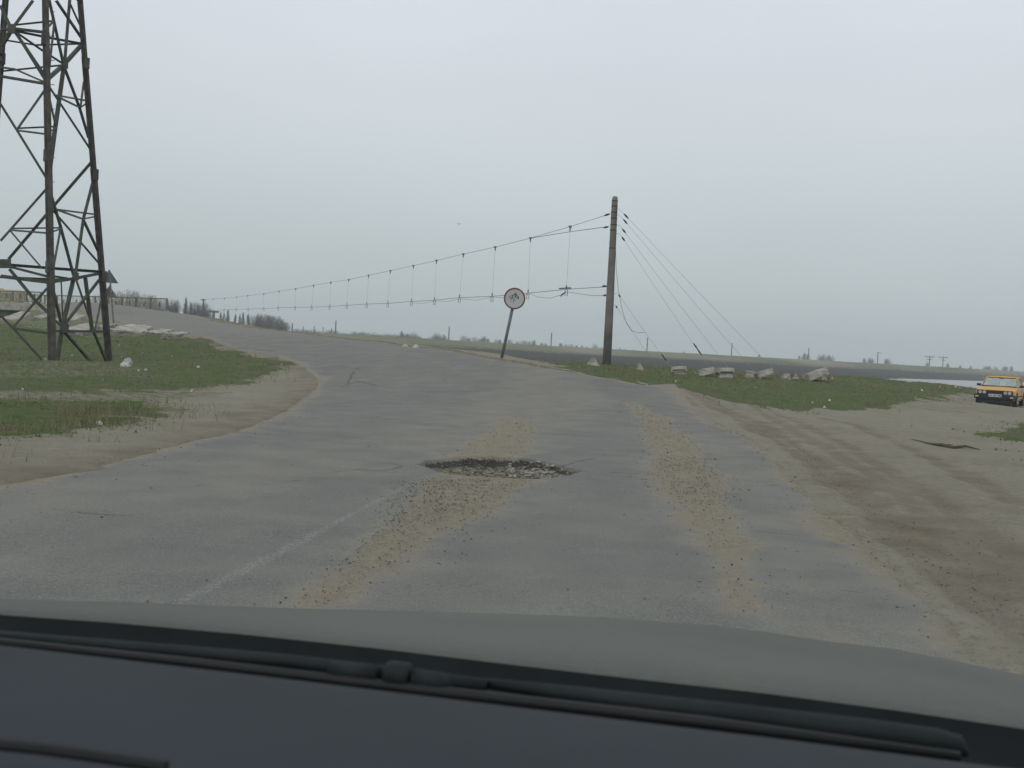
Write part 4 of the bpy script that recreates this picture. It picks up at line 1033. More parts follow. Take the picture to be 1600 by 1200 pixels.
for pts, r in (([(-.05, .38), (.08, .52), (.14, .32), (.05, .1)], .011), ([(.0, .3), (.1, .42), (.2, .28)], .013), ([(-.22, .22), (-.12, .35), (-.2, .1), (-.3, -.02)], .012), ([(-.3, .3), (-.42, .12), (-.38, -.12)], .005),
               ([(.2, .18), (.38, .1), (.3, -.02)], .014), ([(.38, .22), (.34, .05)], .008), ([(-.2, .05), (-.28, -.05)], .016), ([(-.42, .22), (-.5, .05)], .004), ([(-.05, -.1), (-.12, -.35), (-.06, -.5)], .005),
               ([(.05, -.15), (.08, -.28)], .006), ([(-.3, -.2), (-.4, -.3)], .005), ([(.12, .1), (.22, -.1)], .005), ([(.0, .15), (-.08, -.05), (.02, -.2)], .005)):
    stroke(pts, r)
mb.build('scribble', M['black'], sg_)

p0 = at(178, 508, 56); ts = empty('triangular_road_signs', (p0[0], p0[1], H1(p0[0], p0[1]))); tag(ts, 'post with two triangular signs seen from behind at the right pylon leg', 'road sign')
to = V3(ts.location)
MB().tube([V3(at(178, 512, 56)) - to, V3(at(171, 424, 56)) - to], 0.05, 8).build('post', M['post'], ts)
def tri(ptsu, mat, D):
    P = [V3(at(u, v, D + (u - 165) * 0.02)) - to for u, v in ptsu]; k_ = Vector((0, -0.02, 0))
    MB().add([p - k_ for p in P] + [p + k_ for p in P], [(2, 1, 0), (3, 4, 5), (0, 1, 4, 3), (1, 2, 5, 4), (2, 0, 3, 5)]).build('sign_panel', M[mat], ts)
tri([(170.5, 421), (185, 443), (159, 441)], 'sign_back', 56.15)
tri([(171, 446), (184, 466), (160, 462)], 'sign_rust', 56.15)

# ------------------------------------------------------------------ orange car
def mat_paint():
    m, t, p = newmat('orange_car_paint')
    n = noise(t, 2.2, 6)
    t.links.new(ramp(t, n, [(0.35, (0.50, 0.255, 0.045)), (0.7, (0.63, 0.345, 0.065))]), p.inputs['Base Color'])
    p.inputs['Roughness'].default_value = 0.42; return m
M['orange'] = mat_paint()
M['plastic'] = simple('black_plastic', (0.018, 0.02, 0.02), 0.6, 0.2, 5)
M['lamp'] = simple('lamp_glass', (0.42, 0.44, 0.42), 0.2, 0.1, 8, spec=.7)
M['plate'] = simple('number_plate', (0.60, 0.60, 0.58), 0.5, 0.05, 3)
M['rim'] = simple('steel_rim', (0.22, 0.22, 0.21), 0.5, 0.2, 5)
M['seat'] = simple('seat_fabric', (0.06, 0.055, 0.05), 0.9, 0.2, 5)
def mat_glass():
    m, t, p = newmat('car_glass')
    t.nodes.remove(p)
    g = t.nodes.new('ShaderNodeBsdfGlossy'); g.inputs['Roughness'].default_value = 0.04; g.inputs['Color'].default_value = (0.9, 0.95, 0.95, 1)
    tr = t.nodes.new('ShaderNodeBsdfTransparent'); tr.inputs[0].default_value = (0.72, 0.80, 0.80, 1)
    ms = t.nodes.new('ShaderNodeMixShader'); ms.inputs[0].default_value = 0.34
    t.links.new(tr.outputs[0], ms.inputs[1]); t.links.new(g.outputs[0], ms.inputs[2])
    t.links.new(ms.outputs[0], t.nodes['Material Output'].inputs['Surface'])
    return m
M['glass'] = mat_glass()
cp_ = at(1562, 637, 44.5); 
cz = float(cp_[2])
car = empty('orange_car', (cp_[0] + 0.95, cp_[1] + 1.9, cz + 0.0), -R(33.0)); tag(car, 'boxy orange car with black bumper parked on sand by the water', 'car')
# local frame: front towards -y, length 4.2
def loft(secs, name, mat, par, closed=True, smooth=False, bevel=0):
    n = len(secs[0]); v = [p for s_ in secs for p in s_]; k = len(secs)
    f = [(i * n + j, i * n + (j + 1) % n, (i + 1) * n + (j + 1) % n, (i + 1) * n + j) for i in range(k - 1) for j in range(n)]
    f += [tuple(reversed(range(n))), tuple((k - 1) * n + j for j in range(n))]
    return MB().add(v, f).build(name, mat, par, smooth, None, bevel)
def lower(y, top, wd, bot=0.30):
    w_ = wd / 2
    return [(-w_ * .93, y, bot), (w_ * .93, y, bot), (w_, y, .42), (w_, y, .62), (w_ * .975, y, top - .05), (w_ * .90, y, top), (0, y, top + .025), (-w_ * .90, y, top), (-w_ * .975, y, top - .05), (-w_, y, .62), (-w_, y, .42)]
loft([lower(-2.08, .74, 1.50, .38), lower(-2.02, .79, 1.58, .34), lower(-1.55, .84, 1.63), lower(-0.75, .905, 1.64), lower(-0.70, .93, 1.64), lower(1.2, .93, 1.64), lower(1.3, .92, 1.63), lower(1.95, .88, 1.58), lower(2.1, .80, 1.50, .38)], 'body', M['orange'], car, bevel=0.02)
# cabin: roof, pillars
def cab(z):   # half width, y front, y rear at height z
    t = (z - .92) / .46; return 0.76 - 0.13 * t, -0.72 + 0.62 * t, 1.45 - 0.45 * t
mb = MB()
hw_, yf, yr = cab(1.36)
mb.add([(-hw_, yf, 1.34), (hw_, yf, 1.34), (hw_, yr, 1.34), (-hw_, yr, 1.34), (-hw_ * .93, yf + .06, 1.40), (hw_ * .93, yf + .06, 1.40), (hw_ * .93, yr - .06, 1.40), (-hw_ * .93, yr - .06, 1.40), (0, yf + .08, 1.415), (0, yr - .08, 1.415)],
       [(0, 3, 2, 1), (0, 1, 5, 8, 4), (1, 2, 6, 5), (2, 3, 7, 9, 6), (3, 0, 4, 7), (4, 8, 9, 7), (8, 5, 6, 9)])
mb.build('roof', M['orange'], car)
def pil(a, b, r=0.035): return MB().tube([a, b], r, 4)
h0, f0_, r0_ = cab(.92); h1_, f1_, r1_ = cab(1.36)
for s_ in (-1, 1):
    pil((s_ * (h0 - .02), f0_, .90), (s_ * (h1_ - .02), f1_, 1.36)).build('pillar', M['orange'], car)
    pil((s_ * (h0 - .02), .38, .90), (s_ * (h1_ - .02), .40, 1.36)).build('pillar', M['orange'], car)
    pil((s_ * (h0 - .02), r0_ - .1, .90), (s_ * (h1_ - .02), r1_, 1.36), .06).build('pillar', M['orange'], car)
ws = [(-h0 + .03, f0_ - .01, .945), (h0 - .03, f0_ - .01, .945), (h1_ - .03, f1_ - .01, 1.335), (-h1_ + .03, f1_ - .01, 1.335)]
def pane(P, name, mat='glass', nrm=(0, -0.006, 0)):
    P = [Vector(p) for p in P]; k_ = Vector(nrm)
    return MB().add([p - k_ for p in P] + [p + k_ for p in P], [(3, 2, 1, 0), (4, 5, 6, 7), (0, 1, 5, 4), (1, 2, 6, 5), (2, 3, 7, 6), (3, 0, 4, 7)]).build(name, M[mat], car)
wsc = pane(ws, 'windscreen')
fr_ = MB(); W_ = [Vector(p) + Vector((0, -0.015, 0)) for p in ws]; fr_.tube(W_ + [W_[0]], 0.016, 4); fr_.build('windscreen_seal', M['plastic'], wsc)
pane([(-h0 + .06, r0_ - .05, .96), (h0 - .06, r0_ - .05, .96), (h1_ - .06, r1_ + .01, 1.33), (-h1_ + .06, r1_ + .01, 1.33)], 'rear_window')
for s_ in (-1, 1):
    pane([(s_ * h0, f0_ + .12, .95), (s_ * h0, .34, .95), (s_ * h1_, .36, 1.33), (s_ * h1_, f1_ + .08, 1.33)], 'side_window', 'glass', (0.004, 0, 0))
    pane([(s_ * h0, .42, .95), (s_ * h0, r0_ - .25, .95), (s_ * h1_, r1_ - .1, 1.33), (s_ * h1_, .44, 1.33)], 'side_window', 'glass', (0.004, 0, 0))
    mm = MB().box((s_ * 0.90, -0.50, .97), (0.17, 0.07, 0.11)); mm.box((s_ * 0.80, -0.49, .94), (.08, .04, .04)); mm.build('wing_mirror', M['plastic'], car)
MB().box((0, -2.095, .66), (1.46, 0.05, .20)).build('grille', M['plastic'], car)
for x in (-.60, -.43, .43, .60):
    MB().tube([(x, -2.115, .66), (x, -2.14, .66)], [.078, .07], 16).build('headlight', M['lamp'], car)
bm_ = MB().box((0, -2.16, .47), (1.60, .16, .20)); bm_.box((0.78, -2.02, .47), (.10, .4, .18)); bm_.box((-0.78, -2.02, .47), (.10, .4, .18))
bmp_ = bm_.build('front_bumper', M['plastic'], car, bevel=.02)
MB().box((0, -2.10, .30), (1.44, .14, .20)).build('valance', M['plastic'], car)
pl_ = MB().box((0.03, -2.25, .535), (.52, .015, .12)).build('number_plate', M['plate'], car)
mk = MB()
for i, x in enumerate((-.19, -.135, -.05, .0, .05, .14, .185, .23)): mk.box((x + .02, -2.26, .535), (.028 if i % 2 else .036, .006, .07))
mk.build('plate_characters', M['plastic'], pl_)
MB().box((0, 2.16, .47), (1.60, .14, .18)).build('rear_bumper', M['plastic'], car, bevel=.02)
for s_ in (-1, 1):
    MB().box((s_ * .71, -2.245, .47), (.14, .02, .06)).build('indicator', M['lamp'], car)
    for y in (-1.32, 1.22):
        arch = [(math.cos(t) * .37, math.sin(t) * .37) for t in np.linspace(-0.25, math.pi + .25, 18)]
        MB().prism([(y + a, .34 + b) for a, b in arch], 0, .03, lambda p, s=s_: Vector((s * (.797 + p.z), p.x, p.y))).build('arch_shade', M['plastic'], car)  # black disc paints the shade of a wheel opening that is not cut
        wh = MB().tube([(s_ * .66, y, .29), (s_ * .69, y, .29), (s_ * .83, y, .29), (s_ * .845, y, .29)], [.26, .29, .29, .26], 22).build('wheel', M['rubber'], car)
        MB().tube([(s_ * .84, y, .29), (s_ * .858, y, .29)], [.18, .16], 18).build('rim', M['rim'], wh)
    for y in (.38,): MB().box((s_ * .8185, y, .67), (.008, .012, .46)).build('door_seam', M['plastic'], car)
    MB().box((s_ * .825, -.10, .52), (.02, 2.1, .05)).build('side_trim', M['plastic'], car)
sw = [Vector((.36 + .18 * math.cos(t), -.30 + .08 * math.sin(t), .98 + .16 * math.sin(t))) for t in np.linspace(0, 6.283, 18)]
MB().tube(sw, .014, 5).build('steering_wheel', M['plastic'], car)
for s_ in (-.36, .36):
    q_ = MB().box((s_, .35, .98), (.46, .12, .42)); q_.box((s_, .37, 1.22), (.24, .09, .12)); q_.build('seat', M['seat'], car)
MB().box((0, -.18, 1.29), (.22, .03, .06)).build('interior_mirror', M['plastic'], car)
MB().box((0, -.5, .925), (1.4, .42, .03)).build('dashboard', M['plastic'], car)
rs_ = [(-.55, .1), (.55, .1), (.55, 1.0), (-.55, 1.0)]

# ------------------------------------------------------------------ litter, stick, bird
LP = [(113, 556), (223, 553), (269, 558), (190, 559), (216, 580), (228, 579), (186, 540), (160, 597), (70, 561), (440, 571), (1270, 630), (1296, 626), (1288, 637), (1430, 622), (1445, 618), (1469, 605), (1474, 608), (1493, 605), (1500, 606), (1056, 597),
      (1180, 607), (1440, 610), (155, 664), (35, 610), (310, 574), (300, 612)]
lm = [rock('litter', frustum(0.10, .06, .05, .03, .02), BOXF, None, None, None, M['litter'], (0, 0, -5), None, 0.03, 1, 90 + i) for i in range(3)]
for i, (u, v) in enumerate(LP):
    p = hit(u, v); o = lm[i] if i < 3 else lm[i % 3].copy()
    if i >= 3: COL.objects.link(o)
    o.location = (p[0], p[1], p[2] + 0.045); o.rotation_euler = (0.1, 0.1, i * 1.3); sc_ = 0.28 + (i * 37 % 10) / 22.0 + 0.007 * p[1]
    o.scale = (sc_ * 1.4, sc_, sc_ * .55)
    right = u > 900
    tag(o, 'small scrap of white litter on the grass mound right of the bend' if right else 'small scrap of white litter on the grass left of the road', 'litter', 'white litter on the right mound' if right else 'white litter on the left grass')
st = [hit(u, v) for u, v in ((1412, 689), (1430, 692), (1452, 696), (1470, 699), (1490, 702), (1508, 701), (1530, 705))]
loc = tuple(float(c) for c in st[0])
sroot = MB().tube([V3(p) + Vector((0, 0, 0.03 + 0.015 * (i % 2))) for i, p in enumerate(st)], [.012, .018, .024, .032, .03, .022, .01], 6)
sroot.tube([V3(st[2]) + Vector((0, 0, .04)), V3(st[2]) + Vector((.25, -.35, .06))], [.014, .006], 5)
tag(sroot.build('stick', M['stick'], None, False, loc), 'thin dark branch lying on the sand at the right', 'branch')
bpnt = V3(at(717, 350, 62)); bl = tuple(bpnt)
bb = MB().tube([bpnt + Vector((0, -.12, 0)), bpnt, bpnt + Vector((0, .16, .0))], [.01, .035, .012], 6)
for s_ in (-1, 1):
    bb.add([bpnt + Vector((0, -.05, .01)), bpnt + Vector((0, .06, .01)), bpnt + Vector((s_ * .12, .05, .05)), bpnt + Vector((s_ * .12, -.03, .05)), bpnt + Vector((s_ * .26, .06, .0))], [(0, 1, 2, 3), (3, 2, 4)])
tag(bb.build('bird', M['bird'], None, False, bl), 'small dark bird flying above the suspended cable', 'bird')

# ------------------------------------------------------------------ bare trees
def branch_tree(seed, h, crown_w, kind, dens=1.0):
    """bare winter tree: limbs curve from the trunk to points spread through the crown, each ending in twigs"""
    rnd = random.Random(seed); tr = MB(); tw = MB()
    th = h * (.96 if kind == 'poplar' else .80)
    tp = [Vector((rnd.gauss(0, .012) * h * k / 6, rnd.gauss(0, .012) * h * k / 6, -.3 + (th + .3) * k / 6)) for k in range(7)]
    tr.tube(tp, [h * .020 * (1 - .13 * k) for k in range(7)], 6, False)
    def tpos(z):
        f = max(0, min(5.999, (z + .3) / (th + .3) * 6)); k = int(f); return tp[k].lerp(tp[k + 1], f - k)
    nl = int((150 if kind == 'poplar' else 170) * dens)
    tr_ = h * .0026
    for i in range(nl):
        if kind == 'poplar':
            z = rnd.uniform(.12, 1.0) * h; f = z / h; rad = crown_w * .5 * (min(1, f * 4) * (1 - max(0, (f - .55) / .45) ** 1.6) * .9 + .1)
            z0 = z - rnd.uniform(.14, .30) * h
        else:
            f = rnd.uniform(0, 1); z = h * (.22 + .78 * f); rad = crown_w * .5 * math.sqrt(max(0.02, 1 - (2 * f - .9) ** 2 / 1.25))
            z0 = h * (.12 + .45 * f) * rnd.uniform(.7, 1)
            if kind == 'open': rad *= rnd.choice((.6, 1.0, 1.15))
        z0 = max(.06 * h, z0); a = rnd.uniform(0, 6.283); rr = rad * math.sqrt(rnd.uniform(.08, 1))
        P0 = tpos(z0); P2 = Vector((math.cos(a) * rr, math.sin(a) * rr, z)); P1 = P0.lerp(P2, .55) + Vector((math.cos(a) * rr * .18, math.sin(a) * rr * .18, -h * .02))
        tw.tube([P0, P1, P2], [tr_ * 1.9, tr_ * 1.3, tr_ * .7], 3, False)
        for k in range(7 if kind != 'poplar' else 5):
            t = rnd.uniform(.35, 1); o = P1.lerp(P2, (t - .35) / .65)
            if kind == 'poplar': d = Vector((rnd.gauss(0, .35), rnd.gauss(0, .35), 1))
            else: d = Vector((math.cos(a) * .6 + rnd.gauss(0, .6), math.sin(a) * .6 + rnd.gauss(0, .6), rnd.uniform(.1, 1.1)))
            d.normalize(); L = h * rnd.uniform(.05, .12)
            m = o + d * L * .5 + Vector((rnd.gauss(0, .008), rnd.gauss(0, .008), 0)) * h
            tw.tube([o, m, o + d * L], [tr_ * .7, tr_ * .55, tr_ * .35], 3, False)
    return tr, tw
PROTO = {}
def proto(kind, seed, dens=1.0):
    k = (kind, seed)
    if k not in PROTO:
        h, cw = (12.0, 3.0) if kind == 'poplar' else ((9.0, 8.0) if kind == 'round' else (10.0, 6.0))
        tr, tw = branch_tree(seed, h, cw, kind, dens)
        a = tr.build('trunk', M['bark']); b = tw.build('crown', M['twig'])
        PROTO[k] = (a, b, h, [False])
    return PROTO[k]
def tree(u, v_base, v_top, D, kind, seed, label, group, wscale=1.0, z=None):
    a, b, h, used = proto(kind, seed)
    p = at(u, v_base, D); top = at(u, v_top, D)
    s_ = (top[2] - p[2]) / h
    r = empty('poplar_tree' if kind == 'poplar' else 'bare_tree', p, (u * 7.7) % 6.28); tag(r, label, 'tree', group); r.scale = (s_ * wscale, s_ * wscale, s_)
    for o in (a, b):
        if used[0]: c = o.copy(); COL.objects.link(c)
        else: c = o
        c.parent = r
    used[0] = True
for i, (u, t, wsc, kd) in enumerate(((158, 456, 1.1, 'round'), (182, 455, 1.2, 'round'), (196, 452, 1.2, 'round'), (212, 455, 1.1, 'open'), (226, 459, 1.2, 'round'), (238, 461, 1.1, 'open'), (247, 464, 1.1, 'round'), (262, 466, 1.0, 'round'), (274, 468, 1.0, 'open'), (268, 472, 1.1, 'round'))):
    tree(u, 500, t, 190 + (i * 13) % 40, kd, 1 + i % 3 if kd == 'round' else 11 + i % 2, ['leftmost tree of the clump behind the bridge railing, beside the right pylon leg', 'second tree of the clump behind the railing, by the triangular signs', 'third tree of the clump behind the railing, the tallest', 'fourth tree from the left behind the bridge railing', 'fifth tree from the left behind the bridge railing', 'sixth tree from the left behind the railing, near its end', 'last tree of the clump directly behind the railing end', 'dark bare tree just past the railing end, left one', 'rightmost bare tree just past the railing end', 'lower middle bare tree just past the railing end'][i], 'bare trees behind the bridge railing' if u < 250 else 'bare trees past the railing end', wsc)
for i, (u, t, kd) in enumerate(((289, 466, 'poplar'), (297, 474, 'poplar'), (303, 471, 'round'), (311, 474, 'open'), (319, 472, 'open'), (325, 484, 'open'))):
    tree(u, 506, t, 190 + i * 5, kd, {'poplar': 21, 'round': 2, 'open': 11}[kd], ['tall upright poplar at the left of the loose clump', 'second poplar in the loose clump left of the T headed post', 'round crowned tree in the middle of the loose clump', 'wispy tree right of the round crowned one in the loose clump', 'wispy tree where the suspended cable ends', 'low wispy tree nearest the T headed post'][i], 'trees left of the T headed post' + (' poplars' if kd == 'poplar' else ''), 1.1)
for i, (u, t, b_, wsc, s_) in enumerate(((344, 487, 512, 1.1, 21), (349, 488, 512, .9, 22), (355, 485, 513, 1.3, 23), (367, 490, 515, 1.0, 22), (374, 491, 516, .9, 21), (379, 489, 516, 1.2, 23), (387, 490, 517, 1.2, 22))):
    tree(u, b_, t, 240 + i * 4, 'poplar', s_, ['leftmost slim poplar of the row right of the T headed post', 'thin poplar second in the row, close to the leftmost', 'thickest poplar, third in the row right of the T headed post', 'narrow poplar right of the gap in the row', 'short slim poplar fifth in the row', 'wide poplar sixth in the row', 'last poplar of the row, nearest the round grove'][i], 'row of poplars by the river', wsc)
for i, (u, t) in enumerate(((400, 490), (408, 489), (416, 492), (424, 491), (432, 493), (440, 498), (446, 502), (404, 494), (420, 496), (436, 500))):
    tree(u, 520, t, 250 + (i * 7) % 30, 'round', 1 + i % 3, ['first','third','fourth','sixth','seventh','ninth','tenth','second','fifth','eighth'][i] + ' bare tree counted from the left in the dense rounded grove', 'rounded grove of bare trees', 1.25)
# tiny trees on the far plain: one mesh each
FARL = []
def small(u, hpx, D, kind, seed, label, group, wscale=1.0):
    k = ('s', kind, seed)
    if k not in PROTO:
        tr, tw = branch_tree(seed, 9.0, 6.0 if kind == 'round' else 3.4, kind, 0.75); b = len(tr.v); tr.v += tw.v; tr.f += [tuple(i + b for i in f) for f in tw.f]
        PROTO[k] = [tr.build('far_tree', M['twig']), False]
    o, used = PROTO[k]
    c = o.copy() if used else o
    if used: COL.objects.link(c)
    PROTO[k][1] = True
    hv = 500 + 0.054 * u; z0 = H1((u - 800) / FOC * D, D)
    p = at(u, hv, D); s_ = (D / FOC * hpx + (p[2] - z0)) / 9.0
    c.location = (p[0], p[1], z0); c.scale = (s_ * wscale, s_ * wscale, s_); c.rotation_euler = (0, 0, (u * 3.3) % 6.28)
    tag(c, label, 'tree', group); FARL.append((u, c))
rnd = random.Random(5)
for u in range(462, 700, 9):
    uu = u + rnd.uniform(-3, 3); small(uu, rnd.uniform(9, 13), 330 + rnd.uniform(-20, 60), 'round', 31 + int(uu) % 2, 'small hazy bush like tree beyond the levee left of the round sign', 'hazy bushes beyond the levee on the left', 2.6)
for u, hpx in ((627, 17), (636, 14), (646, 16), (682, 17), (693, 15), (724, 15), (732, 12), (742, 14), (750, 12), (756, 16), (762, 13), (775, 13), (780, 12), (796, 13), (808, 11), (818, 13), (826, 12), (834, 14), (846, 11), (852, 10), (876, 12), (884, 10), (892, 11), (900, 10), (909, 10), (917, 9), (929, 14), (938, 9)):
    small(uu := u, hpx, 420 + (u * 7) % 60, 'round' if u % 3 else 'open', 31 + u % 2, 'small faint tree beyond the levee between the sign and the wooden pole' if u > 800 else 'small faint tree beyond the levee left of the round sign', 'faint trees beyond the levee near the sign' if u > 800 else 'faint trees beyond the levee left of the sign', 1.1 if u % 2 else 1.6)
for u, hpx in ((968, 9), (976, 8), (990, 8), (1068, 9), (1186, 11), (1248, 12), (1256, 17), (1262, 16), (1281, 16), (1287, 17), (1294, 16), (1299, 15), (1350, 14), (1358, 15), (1362, 14), (1384, 15), (1387, 15), (1448, 13), (1480, 13), (1500, 11), (1516, 11), (1538, 11), (1542, 12), (1546, 12), (1555, 12), (1568, 13), (1572, 13), (1580, 14)):
    small(u, hpx, 480 + (u * 7) % 60, 'round' if u % 2 else 'open', 31 + u % 2, 'tiny faint tree beyond the levee right of the wooden pole', 'tiny faint trees beyond the levee on the right', 1.15)

ORD = ['first', 'second', 'third', 'fourth', 'fifth', 'sixth', 'seventh', 'eighth', 'ninth', 'tenth', 'eleventh', 'twelfth', 'thirteenth', 'fourteenth', 'fifteenth', 'sixteenth', 'seventeenth', 'eighteenth', 'nineteenth', 'twentieth', 'last']
SPOT = [(0, 525, 'between rounded grove and tall bush pole'), (525, 600, 'right after the tall bush pole'), (600, 702, 'left of the lone distant pole'), (702, 782, 'between the lone pole and the round sign'),
        (782, 862, 'between round sign and next distant pole'), (862, 955, 'just left of the wooden pole'), (955, 1144, 'behind the low guy wires'), (1144, 1264, 'left of the pole above the largest slab'),
        (1264, 1330, 'right of the pole above the largest slab'), (1330, 1420, 'around the stub armed pole'), (1420, 1530, 'near the pair of crossarm poles'), (1530, 1700, 'above the orange car')]
cntr = {}
FARL.sort(key=lambda q: q[0])
for u, o in FARL:
    k = [x for x in SPOT if x[0] <= u < x[1]][0][2]; cntr[k] = cntr.get(k, 0) + 1
    o['label'] = ORD[min(cntr[k] - 1, 20)] + ' far tree from left, ' + k

# distant poles
PO = [(457, 505, 'plain pole at the right edge of the round grove'), (525, 501, 'tall plain pole beyond the levee, nearest the thick bush'), (702, 510, 'lone plain pole beyond the levee left of the round sign'), (862, 520, 'plain pole beyond the levee between sign and wooden pole'),
      (1012, 527, 'first distant pole right of the wooden pole'), (1144, 536, 'distant pole behind the upper guy wires'), (1264, 544, 'distant pole above the largest tilted slab'), (1372, 550, 'distant pole with a stub arm left of the pair'),
      (1453, 556, 'left of the two distant poles with crossarms'), (1474, 557, 'right of the two distant poles with crossarms'), (474, 510, 'faint short pole just right of the grove'), (491, 509, 'faint pole, second right of the grove'), (505, 511, 'faint pole left of the thick bush'), (518, 513, 'smallest faint pole by the thick bush')]
for i, (u, v, lab) in enumerate(PO):
    D = 300 + max(0, (u - 900)) * 0.2; t_ = at(u, v, D); z0 = H1(t_[0], D)
    mb = MB(); hh = t_[2] - z0; rr_ = 0.24 if i < 10 else 0.16
    mb.tube([(0, 0, -.2), (0, 0, hh)], [rr_, rr_ * .75], 6)
    if lab.startswith(('left of the two', 'right of the two')): mb.box((0, 0, hh - .4), (4.0, .2, .3)); mb.box((0, 0, hh - 1.5), (2.2, .2, .25))
    elif 'stub' in lab: mb.box((.6, 0, hh - .3), (1.8, .15, .2))
    o = mb.build('distant_pole', M['wood']); o.location = (t_[0], t_[1], z0)
    tag(o, lab, 'pole', 'distant poles beyond the levee')
t_ = at(334, 487, 180); mb = MB(); zb = at(334, 512, 180)[2]
mb.tube([(0, 0, 0), (0, 0, t_[2] - zb)], [.28, .24], 8); mb.box((0, 0, t_[2] - zb), (1.8, .3, .35)); o = mb.build('cable_mast', M['conc_dark']); o.location = (t_[0], t_[1], zb)
tag(o, 'short T headed concrete post rising behind the road crest', 'post')
t_ = at(318, 467, 213); mb = MB(); zb = at(318, 508, 213)[2]
mb.tube([(0, 0, 0), (0, 0, t_[2] - zb)], [.22, .18], 8); mb.box((0, 0, t_[2] - zb - .2), (1.0, .2, .25)); o = mb.build('far_cable_pole', M['wood']); o.location = (t_[0], t_[1], zb)
tag(o, 'far end pole of the suspended cable among the wispy trees', 'pole')
# low shed on the levee at the right
p = at(1500, 575, 395); z0 = H1(p[0], p[1]); sh = empty('low_shed', (p[0], p[1], z0)); tag(sh, 'low flat roofed shed on the levee at the far right', 'shed')
MB().box((0, 0, .4), (22, 5, 1.6)).build('wall', M['conc_dark'], sh); MB().box((0, 0, 1.35), (26, 7, .3)).build('roof', M['ins'], sh)

# ------------------------------------------------------------------ the camera's own car: bonnet, cowl, wiper, dashboard
HD = R(-8.5)
hf = np.array([-math.sin(HD), math.cos(HD), 0]); hr = np.array([math.cos(HD), math.sin(HD), 0])
def fw(u, v, d):
    r_ = ray(u, v); return np.array([0, 0, CAMZ]) + r_ * (d / np.dot(r_, hf))
def edge(tab, dfun, us):
    t = np.array(tab, float); return [fw(u, np.interp(u, t[:, 0], t[:, 1]), dfun(u)) for u in us]
US = list(np.linspace(-160, 1800, 40))
DE = [(-160, 990), (0, 1008), (400, 1055), (800, 1104), (1200, 1152), (1560, 1198), (1800, 1229)]
CE = [(-160, 938), (0, 953), (200, 967), (400, 985), (600, 1006), (800, 1030), (1000, 1053), (1200, 1075), (1400, 1101), (1600, 1130), (1800, 1160)]
BE = [(-160, 945), (0, 940), (200, 943), (400, 949), (600, 954), (800, 959), (950, 965), (1100, 976), (1200, 988), (1300, 1003), (1400, 1014), (1600, 1055), (1800, 1110)]
own = empty('own_car', (0, 0, 0)); tag(own, 'dusty bonnet, black wiper cowl and dark dashboard of the car in the foreground', 'car')
de = edge(DE, lambda u: 0.78, US); ce = edge(CE, lambda u: 1.05, US)
for nm, r_ in (('dash', de), ('cowl', ce)): print(nm, [round(float(p[2]), 3) for p in r_[::6]])
be = edge(BE, lambda u: 2.0, US); print('bonnet', [round(float(p[2]), 3) for p in be[::6]])
def strip(rows, name, mat, smooth=True, parent=own):
    n = len(rows[0]); V = [tuple(p) for r_ in rows for p in r_]
    return MB().add(V, [(i * n + j, i * n + j + 1, (i + 1) * n + j + 1, (i + 1) * n + j) for i in range(len(rows) - 1) for j in range(n - 1)]).build(name, M[mat], parent, smooth)
def lerp_rows(a, b, t, dz=0.0): return [p * (1 - t) + q_ * t + np.array([0, 0, dz]) for p, q_ in zip(a, b)]
def shift(row, d, dz): return [p + hf * d + np.array([0, 0, dz]) for p in row]
def mat_bonnet():
    m, t, p = newmat('dusty_grey_bonnet')
    n = noise(t, 1.8, 3); n2 = noise(t, 90, 5)
    c = ramp(t, n, [(0.3, (0.098, 0.104, 0.094)), (0.7, (0.120, 0.125, 0.112))]); c = mix(t, mr(t, n2, .5, .75, 0, .35), c, (0.16, 0.16, 0.14))
    t.links.new(c, p.inputs['Base Color']); p.inputs['Roughness'].default_value = .75; p.inputs['Specular IOR Level'].default_value = .12
    return m
M['bonnet'] = mat_bonnet()
M['cowl'] = simple('black_cowl_plastic', (0.008, 0.011, 0.0115), 0.7, 0.3, 6.0, 0.0, spec=.12)
M['wiper'] = simple('wiper_arm', (0.016, 0.021, 0.0215), 0.6, 0.25, 12.0, 0.0, spec=.15)
M['wiper_rub'] = simple('wiper_rubber', (0.010, 0.011, 0.011), 0.6, 0.2, 12.0)
M['dash'] = simple('dark_dashboard', (0.036, 0.041, 0.047), 0.8, 0.10, 2.0, 0.0, spec=.15)
M['dashedge'] = simple('dashboard_seam', (0.010, 0.011, 0.012), 0.7, 0.1, 3.0)
# bonnet: rear edge, crown, front silhouette, then falling away
r0 = ce; r4 = be
rows = [shift(r0, -0.03, -0.03), r0] + [lerp_rows(r0, r4, t, 0.010 * math.sin(math.pi * t) ) for t in (0.15, 0.35, 0.55, 0.75)] + [r4, shift(r4, 0.2, -0.07), shift(r4, 0.36, -0.2), shift(r4, 0.42, -0.45)]
strip(rows, 'bonnet', 'bonnet')
rows = [shift(ce, -0.012, -0.002), shift(ce, -0.022, -0.012), lerp_rows(ce, de, 0.35, -0.06), lerp_rows(ce, de, 0.7, -0.07), lerp_rows(ce, de, 0.93, -0.05), shift(de, 0.015, -0.03)]
strip(rows, 'cowl_panel', 'cowl')
rows = [shift(de, 0.0, -0.06), shift(de, 0.004, -0.008), de, shift(de, -0.02, 0.003), shift(de, -0.12, 0.012), shift(de, -0.25, 0.012), shift(de, -0.40, -0.02), shift(de, -0.42, -0.2)]
dsh = strip(rows, 'dashboard', 'dash')
seam = [V3(fw(u, v, 0.52)) + Vector((0, 0, 0.004)) for u, v in ((-60, 1168), (0, 1174), (60, 1180), (120, 1188), (180, 1197), (260, 1209))]
MB().tube(seam, 0.0035, 6).build('seam', M['dashedge'], dsh)
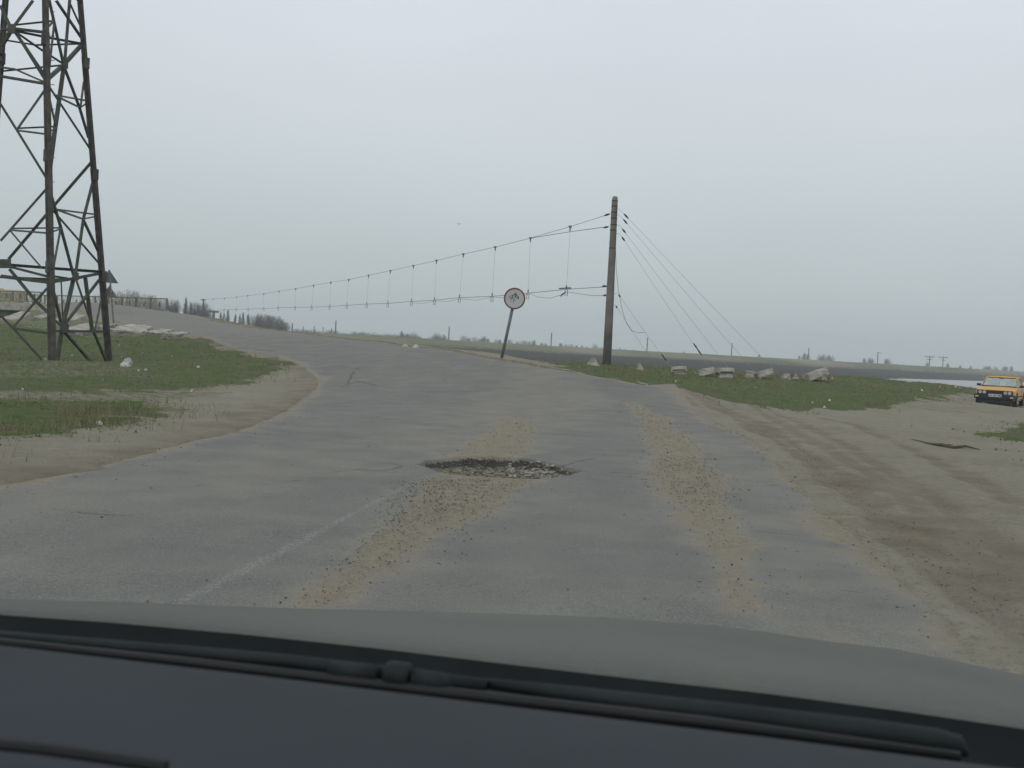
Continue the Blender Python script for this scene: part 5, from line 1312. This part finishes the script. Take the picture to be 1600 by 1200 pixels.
# wiper lying in the cowl
def wp(u, v, d=0.86): return V3(fw(u, v, d))
wi = empty('wiper_root', (0, 0, 0)); wi.name = 'wiper'; wi.parent = own
MB().tube([wp(-80, 985), wp(120, 1004), wp(300, 1020), wp(450, 1034), wp(600, 1053), wp(760, 1072)], [.004, .0055, .0065, .007, .008, .007], 8).build('wiper_arm', M['wiper'], wi, True)
MB().tube([wp(516, 1046, .85), wp(590, 1055, .85)], [.0085, .0095], 8).build('blade_clip', M['wiper'], wi, True)
MB().tube([wp(602, 1055, .85), wp(608, 1056, .85), wp(634, 1059, .85), wp(640, 1060, .85)], [.011, .0135, .0135, .012], 12).build('pivot_cap', M['wiper'], wi, True)
MB().tube([wp(645, 1062, .85), wp(690, 1068, .85), wp(708, 1072, .85)], [.011, .010, .002], 8).build('blade_clip', M['wiper'], wi, True)
MB().tube([wp(720, 1062, .87), wp(900, 1086, .87), wp(1150, 1117, .87), wp(1350, 1142, .87), wp(1460, 1157, .87), wp(1495, 1165, .87), wp(1512, 1180, .87)], [.004, .008, .010, .011, .011, .010, .002], 8).build('wiper_blade', M['wiper'], wi, True)
MB().tube([wp(-80, 995, .84), wp(300, 1036, .84), wp(700, 1084, .84), wp(1100, 1130, .84), wp(1500, 1182, .84)], [.004, .005, .006, .006, .004], 6).build('blade_rubber', M['wiper_rub'], wi, True)

# ------------------------------------------------------------------ haze
hz = MB().box((0, 700, 20), (3200, 1800, 50)).build('haze', M['wire'])
hm = bpy.data.materials.new('haze_air'); hm.use_nodes = True; t = hm.node_tree
t.nodes.remove(t.nodes['Principled BSDF'])
pv = t.nodes.new('ShaderNodeVolumePrincipled'); pv.inputs['Color'].default_value = (0.86, 0.925, 0.95, 1); pv.inputs['Density'].default_value = 0.0008; pv.inputs['Anisotropy'].default_value = 0.1
t.links.new(pv.outputs[0], t.nodes['Material Output'].inputs['Volume'])
hz.data.materials.clear(); hz.data.materials.append(hm)
tag(hz, 'thin grey haze over the river plain', 'haze', kind='stuff')
